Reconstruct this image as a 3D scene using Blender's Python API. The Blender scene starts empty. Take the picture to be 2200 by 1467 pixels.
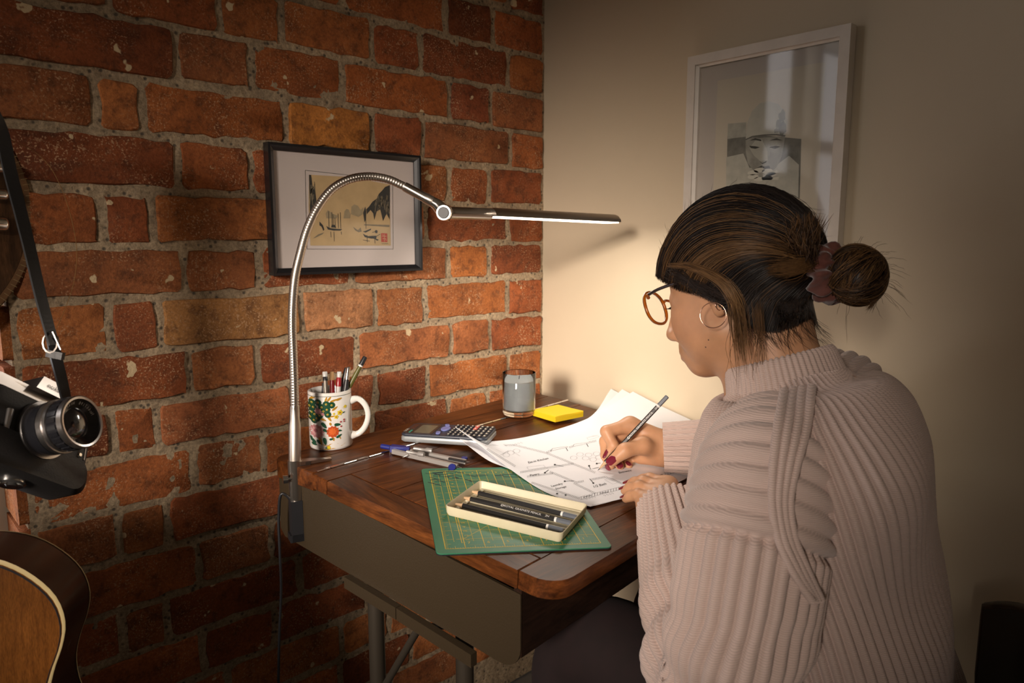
import bpy, bmesh, math, random
import numpy as np
from mathutils import Vector, Matrix, noise as mnoise

random.seed(7); rng = np.random.default_rng(7)
sc = bpy.context.scene
COL = sc.collection
PI = math.pi

# ------------------------------------------------------------------ camera
FPX, CX, CY = 1559.0, 1100.0, 733.5           # focal length and centre in pixels of the 2200x1467 frame
_p = math.atan2(CY - 512.0, FPX)              # camera looks down by this angle
_up = np.array([0, -math.cos(_p), -math.sin(_p)])
_v1 = np.array([2786 - CX, 512 - CY, FPX])    # direction of the brick wall
_X = _v1 - (_v1 @ _up) * _up; _X /= np.linalg.norm(_X)
RW = np.stack([_X, np.cross(_up, _X), _up])   # rows: world axes seen from the camera
CAM = np.array([-1.2728, -1.25, 1.12])
cam_d = bpy.data.cameras.new('camera'); cam = bpy.data.objects.new('camera', cam_d); COL.objects.link(cam)
cam_d.sensor_width = 36.0; cam_d.lens = FPX / 2200 * 36; cam_d.clip_start = 0.02
M = Matrix.Identity(4)
for r in range(3):
    M[r][0] = RW[r, 0]; M[r][1] = -RW[r, 1]; M[r][2] = -RW[r, 2]; M[r][3] = CAM[r]
cam.matrix_world = M
sc.camera = cam
cam_d.dof.use_dof = True; cam_d.dof.focus_distance = 1.12; cam_d.dof.aperture_fstop = 7.0

# ------------------------------------------------------------------ light and exposure
sc.view_settings.view_transform = 'Standard'; sc.view_settings.look = 'None'
sc.view_settings.exposure = 0.0; sc.view_settings.gamma = 1.0; sc.view_settings.use_curve_mapping = False
world = bpy.data.worlds.new('sky'); sc.world = world; world.use_nodes = True
world.node_tree.nodes['Background'].inputs[0].default_value = (0.75, 0.87, 1.0, 1)
world.node_tree.nodes['Background'].inputs[1].default_value = 0.6
def area(name, loc, target, sx, sy, power, color, spread=180):
    l = bpy.data.lights.new(name, 'AREA'); l.shape = 'RECTANGLE'; l.size = sx; l.size_y = sy
    l.energy = power; l.color = color; l.spread = math.radians(spread)
    o = bpy.data.objects.new(name, l); COL.objects.link(o); o.location = loc
    o.rotation_euler = (Vector(target) - Vector(loc)).to_track_quat('-Z', 'Y').to_euler()
    return o
# daylight through the window beside the guitar plus an added, narrowly aimed fill beam from behind the camera
area('daylight_side_window', (-1.74, 0.235, 1.28), (-1.74, -1, 1.22), 1.1, 1.25, 15.0, (1.0, 0.93, 0.91))
area('rear_fill_beam', (-3.37, -1.75, 1.62), (-0.66, -0.36, 0.86), 0.5, 0.6, 3.7, (1.0, 0.86, 0.74), 22.5)

# ------------------------------------------------------------------ pixel helpers (a pixel plus a real distance or plane gives a point)
def ray(px, py): return RW @ np.array([px - CX, py - CY, FPX])
def atd(px, py, d): return CAM + ray(px, py) / FPX * d
def onplane(px, py, P0, n):
    d = ray(px, py); n = np.asarray(n, float); t = ((np.asarray(P0) - CAM) @ n) / (d @ n); return CAM + d * t
def camvec(x, y, z): return RW @ np.array([x, y, z], float)      # right, down, forward

# ------------------------------------------------------------------ mesh helpers
class MB:
    def __init__(s): s.v = []; s.f = []
    def add(s, V, F):
        o = len(s.v); s.v += [tuple(map(float, p)) for p in V]; s.f += [tuple(int(i) + o for i in q) for q in F]; return s
    def box(s, c, h, M3=None):
        c = np.asarray(c, float); h = np.asarray(h, float); M3 = np.eye(3) if M3 is None else np.asarray(M3)
        V = [c + M3 @ (h * np.array([x, y, z])) for z in (-1, 1) for y in (-1, 1) for x in (-1, 1)]
        return s.add(V, [(0, 2, 3, 1), (4, 5, 7, 6), (0, 1, 5, 4), (2, 6, 7, 3), (0, 4, 6, 2), (1, 3, 7, 5)])
    def hexa(s, P8):   # bottom 4 (ccw), top 4
        return s.add(P8, [(3, 2, 1, 0), (4, 5, 6, 7), (0, 1, 5, 4), (1, 2, 6, 5), (2, 3, 7, 6), (3, 0, 4, 7)])
    def tube(s, path, rad, n=10, caps=True, flat=None):
        P = np.asarray(path, float); m = len(P)
        rad = np.full(m, rad) if np.isscalar(rad) else np.asarray(rad, float)
        T = np.gradient(P, axis=0); T /= np.linalg.norm(T, axis=1)[:, None] + 1e-12
        a = np.array([0, 0, 1.0]) if abs(T[0, 2]) < .9 else np.array([1.0, 0, 0])
        N = np.cross(T[0], a); N /= np.linalg.norm(N); V = []
        for i in range(m):
            N = N - (N @ T[i]) * T[i]; N /= np.linalg.norm(N) + 1e-12
            B = np.cross(T[i], N)
            for k in range(n):
                t = 2 * PI * k / n; V.append(P[i] + rad[i] * (math.cos(t) * N + math.sin(t) * B))
        F = [(i * n + k, i * n + (k + 1) % n, (i + 1) * n + (k + 1) % n, (i + 1) * n + k) for i in range(m - 1) for k in range(n)]
        if caps: F += [tuple(range(n - 1, -1, -1)), tuple((m - 1) * n + k for k in range(n))]
        return s.add(V, F)
    def lathe(s, prof, n=32, M4=None, caps=True):
        V = []; m = len(prof)
        for r, z in prof:
            for k in range(n):
                t = 2 * PI * k / n; V.append((r * math.cos(t), r * math.sin(t), z))
        F = [(i * n + k, i * n + (k + 1) % n, (i + 1) * n + (k + 1) % n, (i + 1) * n + k) for i in range(m - 1) for k in range(n)]
        if caps: F += [tuple(range(n - 1, -1, -1)), tuple((m - 1) * n + k for k in range(n))]
        if M4 is not None: V = xf(M4, V)
        return s.add(V, F)
    def prism(s, outline, z0, z1, M4=None, bev=0.0):
        n = len(outline); o = np.asarray(outline, float); V = []
        levels = [(z0, 0), (z1, 0)] if not bev else [(z0, bev), (z0 + bev, 0), (z1 - bev, 0), (z1, bev)]
        c = o.mean(0)
        for z, b in levels:
            for p in o:
                d = p - c; L = np.linalg.norm(d) + 1e-9; q = p - d / L * b * 1.2; V.append((q[0], q[1], z))
        F = []
        for l in range(len(levels) - 1):
            F += [(l * n + k, l * n + (k + 1) % n, (l + 1) * n + (k + 1) % n, (l + 1) * n + k) for k in range(n)]
        F += [tuple(range(n - 1, -1, -1)), tuple((len(levels) - 1) * n + k for k in range(n))]
        if M4 is not None: V = xf(M4, V)
        return s.add(V, F)
    def grid(s, G, closed_u=False, flip=False):
        G = np.asarray(G, float); a, b = G.shape[:2]
        F = []
        for i in range(a - 1):
            for j in range(b if closed_u else b - 1):
                q = (i * b + j, i * b + (j + 1) % b, (i + 1) * b + (j + 1) % b, (i + 1) * b + j)
                F.append(q[::-1] if flip else q)
        return s.add(G.reshape(-1, 3), F)
def xf(M4, V):
    M4 = np.asarray(M4, float); V = np.asarray(V, float)
    return V @ M4[:3, :3].T + M4[:3, 3]
def frame(o, ex, ey, ez):
    m = np.eye(4); m[:3, 0] = ex; m[:3, 1] = ey; m[:3, 2] = ez; m[:3, 3] = o; return m
def unit(v): v = np.asarray(v, float); return v / (np.linalg.norm(v) + 1e-12)
def basis(z, up=(0, 0, 1)):
    z = unit(z); x = np.cross(up, z)
    if np.linalg.norm(x) < 1e-3: x = np.cross((1, 0, 0), z)
    x = unit(x); return x, np.cross(z, x), z
def rrect(w, h, r, n=5, cx=0, cy=0):
    o = []
    for sx, sy, a0 in ((1, 1, 0), (-1, 1, 90), (-1, -1, 180), (1, -1, 270)):
        for k in range(n + 1):
            a = math.radians(a0 + 90 * k / n)
            o.append((cx + sx * (w / 2 - r) + r * math.cos(a), cy + sy * (h / 2 - r) + r * math.sin(a)))
    return o
def smooth_path(pts, n):
    P = np.asarray(pts, float); m = len(P)
    t = np.concatenate([[0], np.cumsum(np.linalg.norm(np.diff(P, axis=0), axis=1) ** .5)])
    T = np.gradient(P, t, axis=0); out = []
    for s_ in np.linspace(0, t[-1], n):
        i = min(max(np.searchsorted(t, s_) - 1, 0), m - 2); h = t[i + 1] - t[i]; u = (s_ - t[i]) / h
        out.append((2*u**3 - 3*u*u + 1) * P[i] + (u**3 - 2*u*u + u) * h * T[i] + (-2*u**3 + 3*u*u) * P[i+1] + (u**3 - u*u) * h * T[i+1])
    return np.array(out)
def origin(o):
    p = np.zeros(3)
    while o is not None: p += np.array(o.location); o = o.parent
    return p
def obj(name, mb, m, parent=None, smooth=None, at=None):
    """one mesh object; mb holds world coordinates"""
    me = bpy.data.meshes.new(name)
    V, F = (mb.v, mb.f) if isinstance(mb, MB) else mb
    o0 = origin(parent) if parent else (np.zeros(3) if at is None else np.asarray(at, float))
    V = np.asarray(V, float) - o0
    me.from_pydata(V.tolist(), [], F)
    if m is not None: me.materials.append(m)
    if smooth is not None:
        me.shade_smooth()
        if smooth < 180:
            try: me.set_sharp_from_angle(angle=math.radians(smooth))
            except Exception: pass
    o = bpy.data.objects.new(name, me); COL.objects.link(o)
    if parent: o.parent = parent
    else: o.location = o0
    return o
def thing(name, label, cat, loc, group=None):
    o = bpy.data.objects.new(name, None); COL.objects.link(o); o.location = tuple(map(float, loc)); o.empty_display_size = .05
    return tag(o, label, cat, group)
def tag(o, label=None, cat=None, group=None, kind=None):
    if label: o['label'] = label
    if cat: o['category'] = cat
    if group: o['group'] = group
    if kind: o['kind'] = kind
    return o
def struct(name, mb, m, label=None, smooth=None):
    o = obj(name, mb, m, smooth=smooth); o['kind'] = 'structure'
    if label: o['label'] = label
    return o
_font = {}
def text2d(s, size, align='CENTER'):
    """flat lettering as 2-D vertices and faces"""
    key = (s, align)
    if key not in _font:
        c = bpy.data.curves.new('t', 'FONT'); c.body = s; c.size = 1; c.align_x = align; c.align_y = 'CENTER'; c.resolution_u = 2
        o = bpy.data.objects.new('t', c); COL.objects.link(o)
        me = bpy.data.meshes.new_from_object(o.evaluated_get(bpy.context.evaluated_depsgraph_get()))
        V = np.array([v.co[:2] for v in me.vertices]).reshape(-1, 2); F = [tuple(p.vertices) for p in me.polygons]
        bpy.data.objects.remove(o); bpy.data.curves.remove(c); bpy.data.meshes.remove(me)
        _font[key] = (V, F)
    V, F = _font[key]
    return V * size, F

# ------------------------------------------------------------------ materials
class NT:
    def __init__(s, name):
        s.m = bpy.data.materials.new(name); s.m.use_nodes = True; s.t = s.m.node_tree; s.b = s.t.nodes['Principled BSDF']
    def n(s, typ, **kw):
        nd = s.t.nodes.new('ShaderNode' + typ)
        for k, v in kw.items():
            if k in nd.inputs.keys(): nd.inputs[k].default_value = v
            else: setattr(nd, k, v)
        return nd
    def l(s, a, b): s.t.links.new(a, b)
    def coords(s, scale=(1, 1, 1), rot=(0, 0, 0), src='pos', offset=None):
        if src == 'pos': out = s.n('NewGeometry').outputs['Position']
        else: out = s.n('TexCoord').outputs['Object']
        mp = s.n('Mapping'); mp.inputs['Scale'].default_value = scale; mp.inputs['Rotation'].default_value = rot
        s.l(out, mp.inputs['Vector'])
        if offset is not None: s.l(offset, mp.inputs['Location'])
        return mp.outputs['Vector']
    def noise(s, vec, scale, detail=4, rough=.55, dist=0):
        nd = s.n('TexNoise'); nd.inputs['Scale'].default_value = scale; nd.inputs['Detail'].default_value = detail
        nd.inputs['Roughness'].default_value = rough; nd.inputs['Distortion'].default_value = dist
        s.l(vec, nd.inputs['Vector']); return nd.outputs['Fac']
    def ramp(s, fac, stops):
        nd = s.n('ValToRGB'); e = nd.color_ramp.elements
        while len(e) < len(stops): e.new(.5)
        for i, (p, c) in enumerate(stops):
            e[i].position = p; e[i].color = (c, c, c, 1) if np.isscalar(c) else (*c, 1)
        s.l(fac, nd.inputs['Fac']); return nd.outputs['Color']
    def mix(s, fac, a, b, mode='MIX'):
        nd = s.n('Mix'); nd.data_type = 'RGBA'; nd.blend_type = mode
        for inp, val in ((nd.inputs[0], fac), (nd.inputs[6], a), (nd.inputs[7], b)):
            if hasattr(val, 'is_output'): s.l(val, inp)
            elif np.isscalar(val): inp.default_value = val
            else: inp.default_value = (*val, 1)
        return nd.outputs[2]
    def bump(s, h, strength=.3, dist=.002):
        nd = s.n('Bump'); nd.inputs['Strength'].default_value = strength; nd.inputs['Distance'].default_value = dist
        s.l(h, nd.inputs['Height']); s.l(nd.outputs['Normal'], s.b.inputs['Normal']); return nd
def mat(name, color, rough=.5, metal=0, var=0, vscale=30, bump=0, bscale=300, bdist=.001, coat=0, spec=None, sheen=0, trans=0, ior=None, emit=None, estr=0, sss=0, aniso=0):
    k = NT(name); b = k.b
    b.inputs['Base Color'].default_value = (*color, 1); b.inputs['Roughness'].default_value = rough; b.inputs['Metallic'].default_value = metal
    if coat: b.inputs['Coat Weight'].default_value = coat; b.inputs['Coat Roughness'].default_value = .12
    if spec is not None: b.inputs['Specular IOR Level'].default_value = spec
    if sheen: b.inputs['Sheen Weight'].default_value = sheen
    if trans: b.inputs['Transmission Weight'].default_value = trans
    if ior: b.inputs['IOR'].default_value = ior
    if sss: b.inputs['Subsurface Weight'].default_value = sss; b.inputs['Subsurface Radius'].default_value = (.012, .005, .003); b.inputs['Subsurface Scale'].default_value = .6
    if emit: b.inputs['Emission Color'].default_value = (*emit, 1); b.inputs['Emission Strength'].default_value = estr
    if aniso: b.inputs['Anisotropic'].default_value = aniso
    if var or bump: v = k.coords()
    if var:
        f = k.noise(v, vscale); c = k.ramp(f, [(.3, tuple(x * (1 - var) for x in color)), (.7, tuple(min(1, x * (1 + var)) for x in color))])
        k.l(c, b.inputs['Base Color'])
    if bump: k.bump(k.noise(v, bscale, 3), bump, bdist)
    return k.m

def brick_material():
    k = NT('brick_clay'); oi = k.n('ObjectInfo')
    off = k.n('VectorMath', operation='SCALE'); k.l(oi.outputs['Random'], off.inputs['Scale']); off.inputs[0].default_value = (31, 17, 43)
    v = k.coords(offset=off.outputs[0])
    f1 = k.noise(v, 9, 5, .6); f2 = k.noise(v, 46, 5, .7); f3 = k.noise(v, 210, 3, .6)
    c = k.mix(k.ramp(f1, [(.35, 0), (.7, 1)]), (0.62, 0.55, 0.55), (1.18, 1.08, 1.0))
    base = k.mix(1.0, oi.outputs['Color'], c, 'MULTIPLY')
    c2 = k.mix(k.ramp(f2, [(.42, .75), (.62, 0)]), base, (0.05, 0.025, 0.015))
    m2 = k.n('Math', operation='MULTIPLY'); m2.inputs[1].default_value = .55
    k.l(k.ramp(f2, [(.36, 1), (.5, 0)]), m2.inputs[0])
    base2 = k.mix(m2.outputs[0], base, (0.075, 0.03, 0.016))
    grain = k.mix(k.ramp(f3, [(.3, 0.0), (.75, 1.0)]), (.72, .68, .66), (1.2, 1.16, 1.1))
    base3 = k.mix(1.0, base2, grain, 'MULTIPLY')
    sand = k.noise(v, 330, 2, .5); patch = k.noise(v, 13, 3, .5)
    sm = k.n('Math', operation='MULTIPLY'); k.l(k.ramp(sand, [(.56, 0), (.66, .75)]), sm.inputs[0]); k.l(k.ramp(patch, [(.42, 0), (.62, 1)]), sm.inputs[1])
    base3 = k.mix(sm.outputs[0], base3, (.56, .34, .19))
    chips = k.noise(v, 27, 3, .45)
    base4 = k.mix(k.ramp(chips, [(.70, 0), (.715, 1)]), base3, (0.62, 0.47, 0.28))
    k.l(base4, k.b.inputs['Base Color']); k.b.inputs['Roughness'].default_value = .85; k.b.inputs['Specular IOR Level'].default_value = .3
    h = k.mix(.45, f2, f3)
    k.bump(h, .75, .004); return k.m
def mortar_material():
    k = NT('gritty_mortar'); v = k.coords()
    f1 = k.noise(v, 14, 4); f2 = k.noise(v, 190, 3, .7)
    vo = k.n('TexVoronoi'); vo.inputs['Scale'].default_value = 80; k.l(v, vo.inputs['Vector'])
    c = k.ramp(f1, [(.3, (.28, .205, .128)), (.7, (.49, .37, .235))])
    c = k.mix(1.0, c, k.ramp(f2, [(.3, .55), (.7, 1.25)]), 'MULTIPLY')
    c = k.mix(k.ramp(vo.outputs['Distance'], [(.14, .85), (.30, 0)]), c, (.055, .045, .035))
    k.l(c, k.b.inputs['Base Color']); k.b.inputs['Roughness'].default_value = .95
    k.bump(k.mix(.5, f2, vo.outputs['Distance']), .8, .004); return k.m
def wood(name, dark, light, rot, scale, rough=.34, coat=.04, bump=.12):
    k = NT(name); v = k.coords(scale=scale, rot=rot)
    f = k.noise(v, 1.0, 6, .6, .6); f2 = k.noise(v, 6, 4, .6); f3 = k.noise(k.coords(), 8, 3)
    c = k.ramp(f, [(.3, dark), (.52, tuple((a + b) / 2 for a, b in zip(dark, light))), (.75, light)])
    c = k.mix(1.0, c, k.ramp(f2, [(.3, .6), (.7, 1.2)]), 'MULTIPLY')
    c = k.mix(1.0, c, k.ramp(f3, [(.3, .65), (.7, 1.2)]), 'MULTIPLY')
    k.l(c, k.b.inputs['Base Color'])
    r = k.n('MapRange'); r.inputs['To Min'].default_value = rough - .06; r.inputs['To Max'].default_value = rough + .14
    k.l(f3, r.inputs['Value']); k.l(r.outputs[0], k.b.inputs['Roughness'])
    k.b.inputs['Coat Weight'].default_value = coat; k.b.inputs['Coat Roughness'].default_value = .2; k.b.inputs['Specular IOR Level'].default_value = .2
    k.bump(f2, bump, .001); return k.m
def plaster():
    k = NT('cream_painted_plaster'); v = k.coords()
    f = k.noise(v, 3.0, 4); f2 = k.noise(v, 60, 4, .6)
    k.l(k.ramp(f, [(.3, (.60, .50, .355)), (.7, (.64, .535, .385))]), k.b.inputs['Base Color'])
    k.b.inputs['Roughness'].default_value = .6; k.bump(f2, .08, .003); return k.m
def attr_mat(name, rough=.5, attr='Col', spec=.5, bump=0, bscale=300, aniso=0, coat=0, sheen=0):
    k = NT(name); a = k.n('Attribute'); a.attribute_name = attr; k.l(a.outputs['Color'], k.b.inputs['Base Color'])
    k.b.inputs['Roughness'].default_value = rough; k.b.inputs['Specular IOR Level'].default_value = spec
    if aniso: k.b.inputs['Anisotropic'].default_value = aniso
    if coat: k.b.inputs['Coat Weight'].default_value = coat
    if sheen: k.b.inputs['Sheen Weight'].default_value = sheen
    if bump: k.bump(k.noise(k.coords(), bscale, 3), bump, .001)
    return k.m
def setcol(o, cols):
    a = o.data.color_attributes.new('Col', 'FLOAT_COLOR', 'POINT')
    c = np.ones((len(o.data.vertices), 4)); c[:, :3] = cols; a.data.foreach_set('color', c.ravel())
M_BRICK = brick_material(); M_MORTAR = mortar_material(); M_PLASTER = plaster()
M_DARKFLOOR = mat('grey_floor_tile', (.16, .15, .14), .5, var=.15, vscale=8)
M_CEIL = mat('ceiling_paint', (.5, .45, .37), .8)
M_TRIM = mat('cream_gloss_paint', (.62, .55, .43), .35, var=.06, vscale=12)
M_WHITEWOOD = mat('white_painted_wood', (.66, .6, .53), .5, var=.06, vscale=25, bump=.08, bscale=90)
M_BLACKFRAME = mat('black_lacquer', (.012, .012, .014), .25, coat=.3)
M_STEEL = mat('brushed_steel', (.52, .46, .40), .3, 1, aniso=.6)
M_STEELDARK = mat('dark_steel', (.2, .18, .16), .35, 1)
M_CHROME = mat('chrome', (.80, .78, .75), .16, 1)
M_BLACKPLASTIC = mat('black_plastic', (.015, .015, .017), .4)
M_WHITEPAPER = mat('white_paper', (.82, .82, .85), .7)
M_INK = mat('black_ink', (.02, .02, .025), .7)
M_BLACKLEATHER = mat('black_leather', (.012, .011, .011), .5, bump=.25, bscale=500)

# ================================================================== the room
BW0, BW1 = -3.4, 0.0
WIN = (-2.40, -1.092, 0.42, 1.98)      # side window opening in the brick wall: x0, x1, z0, z1
DEPTH = 1.25
def wallx(px, py): return onplane(px, py, (0, 0, 0), (0, 1, 0))[0]
JZ = {k: 1.12 + DEPTH * z for k, z in {-3: .4715, -2: .403, -1: .3345, 0: .2655, 1: .1962, 2: .1275, 3: .0585, 4: -.0095, 5: -.0748, 6: -.1452, 7: -.2133, 8: -.2775, 9: -.346, 10: -.4145}.items()}
for k in range(11, 18): JZ[k] = JZ[k - 1] - .0845
for k in range(-4, -14, -1): JZ[k] = JZ[k + 1] + .0850
# pixel column of each upright joint, course by course, as counted in the photograph
JP = {-3: [470, 690, 870, 1093], -2: [300, 410, 734, 958, 1060], -1: [230, 470, 605, 800, 905, 1093], 0: [380, 541, 736, 965, 1054], 1: [205, 305, 614, 800, 909, 1095],
      2: [382, 540, 740, 862, 964, 1052], 3: [217, 327, 600, 745, 915, 1093], 4: [396, 556, 757, 963, 1051], 5: [237, 343, 648, 806, 914, 1091],
      6: [408, 554, 767, 970, 1054], 7: [240, 340, 632, 807, 920, 1093], 8: [417, 568, 800, 964, 1048], 9: [258, 360, 640, 800, 920, 1093], 10: [428, 585, 790, 960, 1050],
      11: [265, 360, 645, 805, 920, 1095], 12: [437, 590, 790, 962, 1050]}
from bisect import bisect
def course_row(k, z0, z1):
    """joint x positions (world) for a course, right to left"""
    zm = (z0 + z1) / 2
    if k in JP:
        ypix = lambda px: 512 + (0)            # any row works: upright joints are vertical
        xs = []
        for px in JP[k]:
            # walk down the pixel column to the course height
            lo, hi = -2000., 4000.
            for _ in range(40):
                mid = (lo + hi) / 2
                if onplane(px, mid, (0, 0, 0), (0, 1, 0))[2] > zm: lo = mid
                else: hi = mid
            xs.append(onplane(px, lo, (0, 0, 0), (0, 1, 0))[0])
        return sorted(xs)
    pat = [.232, .115] if k % 2 else [.175, .115, .232]
    xs = []; x = -.12 - (.0 if k % 2 else .06); i = k
    while x > BW0: xs.append(x); x -= pat[i % len(pat)]; i += 1
    return sorted(xs)
wall_brick = None
mb = MB()
def wall_grid(x0, x1, z0, z1, nx, nz):
    G = []
    for i in range(nz + 1):
        row = []
        for j in range(nx + 1):
            x = x0 + (x1 - x0) * j / nx; z = z0 + (z1 - z0) * i / nz
            row.append((x, .0023 + .0022 * mnoise.noise((x * 22, z * 22, 3)) + .0018 * mnoise.noise((x * 75, z * 75, 9)), z))
        G.append(row)
    mb.grid(G, flip=False)
wall_grid(WIN[1], BW1, 0, 2.6, 190, 420)
wall_grid(BW0, WIN[0], 0, 2.6, 30, 60); wall_grid(WIN[0], WIN[1], 0, WIN[2], 30, 12); wall_grid(WIN[0], WIN[1], WIN[3], 2.6, 30, 16)
mb.box(((WIN[1] + .25) / 2 - .0, .16, 1.3), ((.25 - WIN[1]) / 2, .14, 1.3))
mb.box(((BW0 + WIN[0]) / 2, .16, 1.3), ((WIN[0] - BW0) / 2, .14, 1.3))
mb.box(((WIN[0] + WIN[1]) / 2, .16, WIN[2] / 2), ((WIN[1] - WIN[0]) / 2, .14, WIN[2] / 2))
mb.box(((WIN[0] + WIN[1]) / 2, .16, (2.6 + WIN[3]) / 2), ((WIN[1] - WIN[0]) / 2, .14, (2.6 - WIN[3]) / 2))
wall_brick = struct('wall_left', mb, M_MORTAR, 'old red brick wall with gritty pale mortar', smooth=60)

BRICKCOL = [(.41, .142, .046), (.37, .120, .040), (.44, .165, .052), (.34, .108, .038), (.47, .185, .060), (.31, .098, .036), (.39, .152, .058)]
SPECIAL = {(5, 2): (.44, .235, .085), (5, 3): (.52, .265, .125), (5, 4): (.46, .19, .07), (1, 3): (.55, .235, .055), (1, 2): (.40, .14, .04), (6, 1): (.47, .19, .07), (0, 3): (.42, .14, .04), (4, 4): (.48, .18, .05), (6, 3): (.46, .18, .07), (7, 2): (.45, .17, .07), (2, 5): (.36, .12, .04), (8, 2): (.45, .16, .045), (0, 4): (.28, .085, .035), (5, 1): (.36, .12, .045)}
def brick_mesh(x0, x1, z0, z1, depth=.0, seed=0):
    r = random.Random(seed); W = x1 - x0; H = z1 - z0
    n = 22; out = []
    rr = min(.0075, H * .2) * r.uniform(.4, 1.3)
    base = rrect(W, H, rr, 2)
    pts = []
    m = len(base)
    for i in range(m):
        a = np.array(base[i]); b = np.array(base[(i + 1) % m]); L = np.linalg.norm(b - a); k = max(1, int(L / .019))
        for q in range(k): pts.append(a + (b - a) * q / k)
    pts = [p + np.array([r.gauss(0, .0015), r.gauss(0, .0015)]) for p in pts]
    cx, cz = (x0 + x1) / 2, (z0 + z1) / 2; n = len(pts)
    tl = (r.uniform(-.012, .012), r.uniform(-.012, .012)); pr = r.uniform(-.0035, .0015)
    V = []
    for lev, (ins, y) in enumerate(((0, .03), (0, .0022), (.0022, .0))):
        for p in pts:
            L = np.linalg.norm(p); q = p * (1 - ins / max(L, .01))
            V.append((cx + q[0], y + (pr + tl[0] * q[0] * .2 + tl[1] * q[1] * .5 + r.gauss(0, .0004) if lev else 0), cz + q[1]))
    V.append((cx, pr - .0008, cz))
    F = []
    for l in range(2): F += [(l * n + k, (l + 1) * n + k, (l + 1) * n + (k + 1) % n, l * n + (k + 1) % n) for k in range(n)]
    F += [(2 * n + k, 3 * n, 2 * n + (k + 1) % n) for k in range(n)]
    return V, [q[::-1] for q in F]
def brick(x0, x1, z0, z1, seed, col):
    g = .0068
    o = obj('brick', brick_mesh(x0 + g, x1 - g, z0 + g, z1 - g, seed=seed), M_BRICK, wall_brick, smooth=40)
    o.color = (*col, 1); return o
for k in sorted(JZ):
    if k + 1 not in JZ: continue
    z1, z0 = JZ[k], JZ[k + 1]
    if z1 > 2.15 or z0 < .05: continue
    xs = [x for x in course_row(k, z0, z1) if x > WIN[1] + .05]
    edge = WIN[1] + .002
    xs = [edge] + xs + [-.001]
    if k not in JP: xs = [edge] + [x for x in xs[1:-1] if x - edge > .06] + [-.001]
    # long gap at the left edge becomes header + stretcher
    ys = [xs[0]]
    for a in xs[1:]:
        if a - ys[-1] > .30: ys.append(ys[-1] + (a - ys[-1]) * .36)
        ys.append(a)
    for i in range(len(ys) - 1):
        r = random.Random(k * 100 + i)
        jz = r.gauss(0, .0016)
        c = SPECIAL.get((k, i), None)
        if c is None:
            c = r.choice(BRICKCOL); s = r.uniform(.82, 1.15); c = tuple(x * s for x in c)
        brick(ys[i], ys[i + 1], z0 + jz + r.gauss(0, .001), z1 + jz, k * 1000 + i, c)
    # return of the wall in the window reveal: the bricks' ends
    if WIN[2] < z0 and z1 < WIN[3]:
        g = .005; r = random.Random(k)
        m2 = MB().prism(rrect(.125, z1 - z0 - 2 * g, .008, 3), -.006, .012)
        MM = frame((WIN[1] - .0, .072, (z0 + z1) / 2), (0, 1, 0), (0, 0, 1), (-1, 0, 0))
        MM2 = MM.copy(); MM2[:3, 0] = (0, 1, 0)
        o = obj('brick', (xf(frame((WIN[1], .072, (z0 + z1) / 2), (0, -1, 0), (0, 0, 1), (-1, 0, 0)), m2.v), m2.f), M_BRICK, wall_brick, smooth=40)
        o.color = (*random.Random(k + 5).choice(BRICKCOL), 1)
# bricks on the far side of the window, out of the picture, are the same bond in plain courses
wall_white = struct('wall_right', MB().box((.06, -1.8, 1.3), (.06, 1.8 + .28, 1.3)), M_PLASTER, 'plain cream painted wall')
struct('wall_back', MB().box((-1.7, -3.66, 1.3), (1.7, .06, 1.3)), M_PLASTER, 'cream wall behind the viewer')
RW2 = (-2.2, -1.3, 1.12, 2.12)   # opening for the added window in the far side wall: y0,y1,z0,z1
mb = MB().box((-3.46, -2.9, 1.3), (.06, .7, 1.3)).box((-3.46, -.51, 1.3), (.06, .79, 1.3)).box((-3.46, -1.75, .56), (.06, .45, .56)).box((-3.46, -1.75, 2.36), (.06, .45, .24))
struct('wall_side', mb, M_PLASTER, 'cream wall at the far side of the room')
struct('ceiling', MB().box((-1.7, -1.7, 2.66), (1.9, 2.1, .06)), M_CEIL, 'pale ceiling')
fl = struct('floor', MB().box((-1.7, -1.7, -.04), (1.9, 2.1, .035)), M_DARKFLOOR, 'dark grey tiled floor')
for i in range(9):
    for j in range(9):
        x = -.2 - i * .4; y = -.2 - j * .4
        obj('tile', MB().prism(rrect(.392, .392, .006, 2), -.006, 0, frame((x, y, 0), (1, 0, 0), (0, 1, 0), (0, 0, 1)), .0015), M_DARKFLOOR, fl)
def skirt(name, a, b, nrm):
    a = np.array(a, float); b = np.array(b, float); d = unit(b - a); nrm = np.array(nrm, float)
    prof = [(0, 0), (.018, 0), (.018, .125), (.012, .14), (.004, .15), (0, .15)]
    V = [a + nrm * p + np.array([0, 0, q]) for p, q in prof] + [b + nrm * p + np.array([0, 0, q]) for p, q in prof]
    n = 6; F = [(i, (i + 1) % n, n + (i + 1) % n, n + i) for i in range(n)] + [tuple(range(n))[::-1], tuple(range(n, 2 * n))]
    struct(name, (V, F), M_TRIM, 'cream skirting board')
skirt('baseboard_right', (0, -3.58, 0), (0, -.02, 0), (-1, 0, 0))
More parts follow.
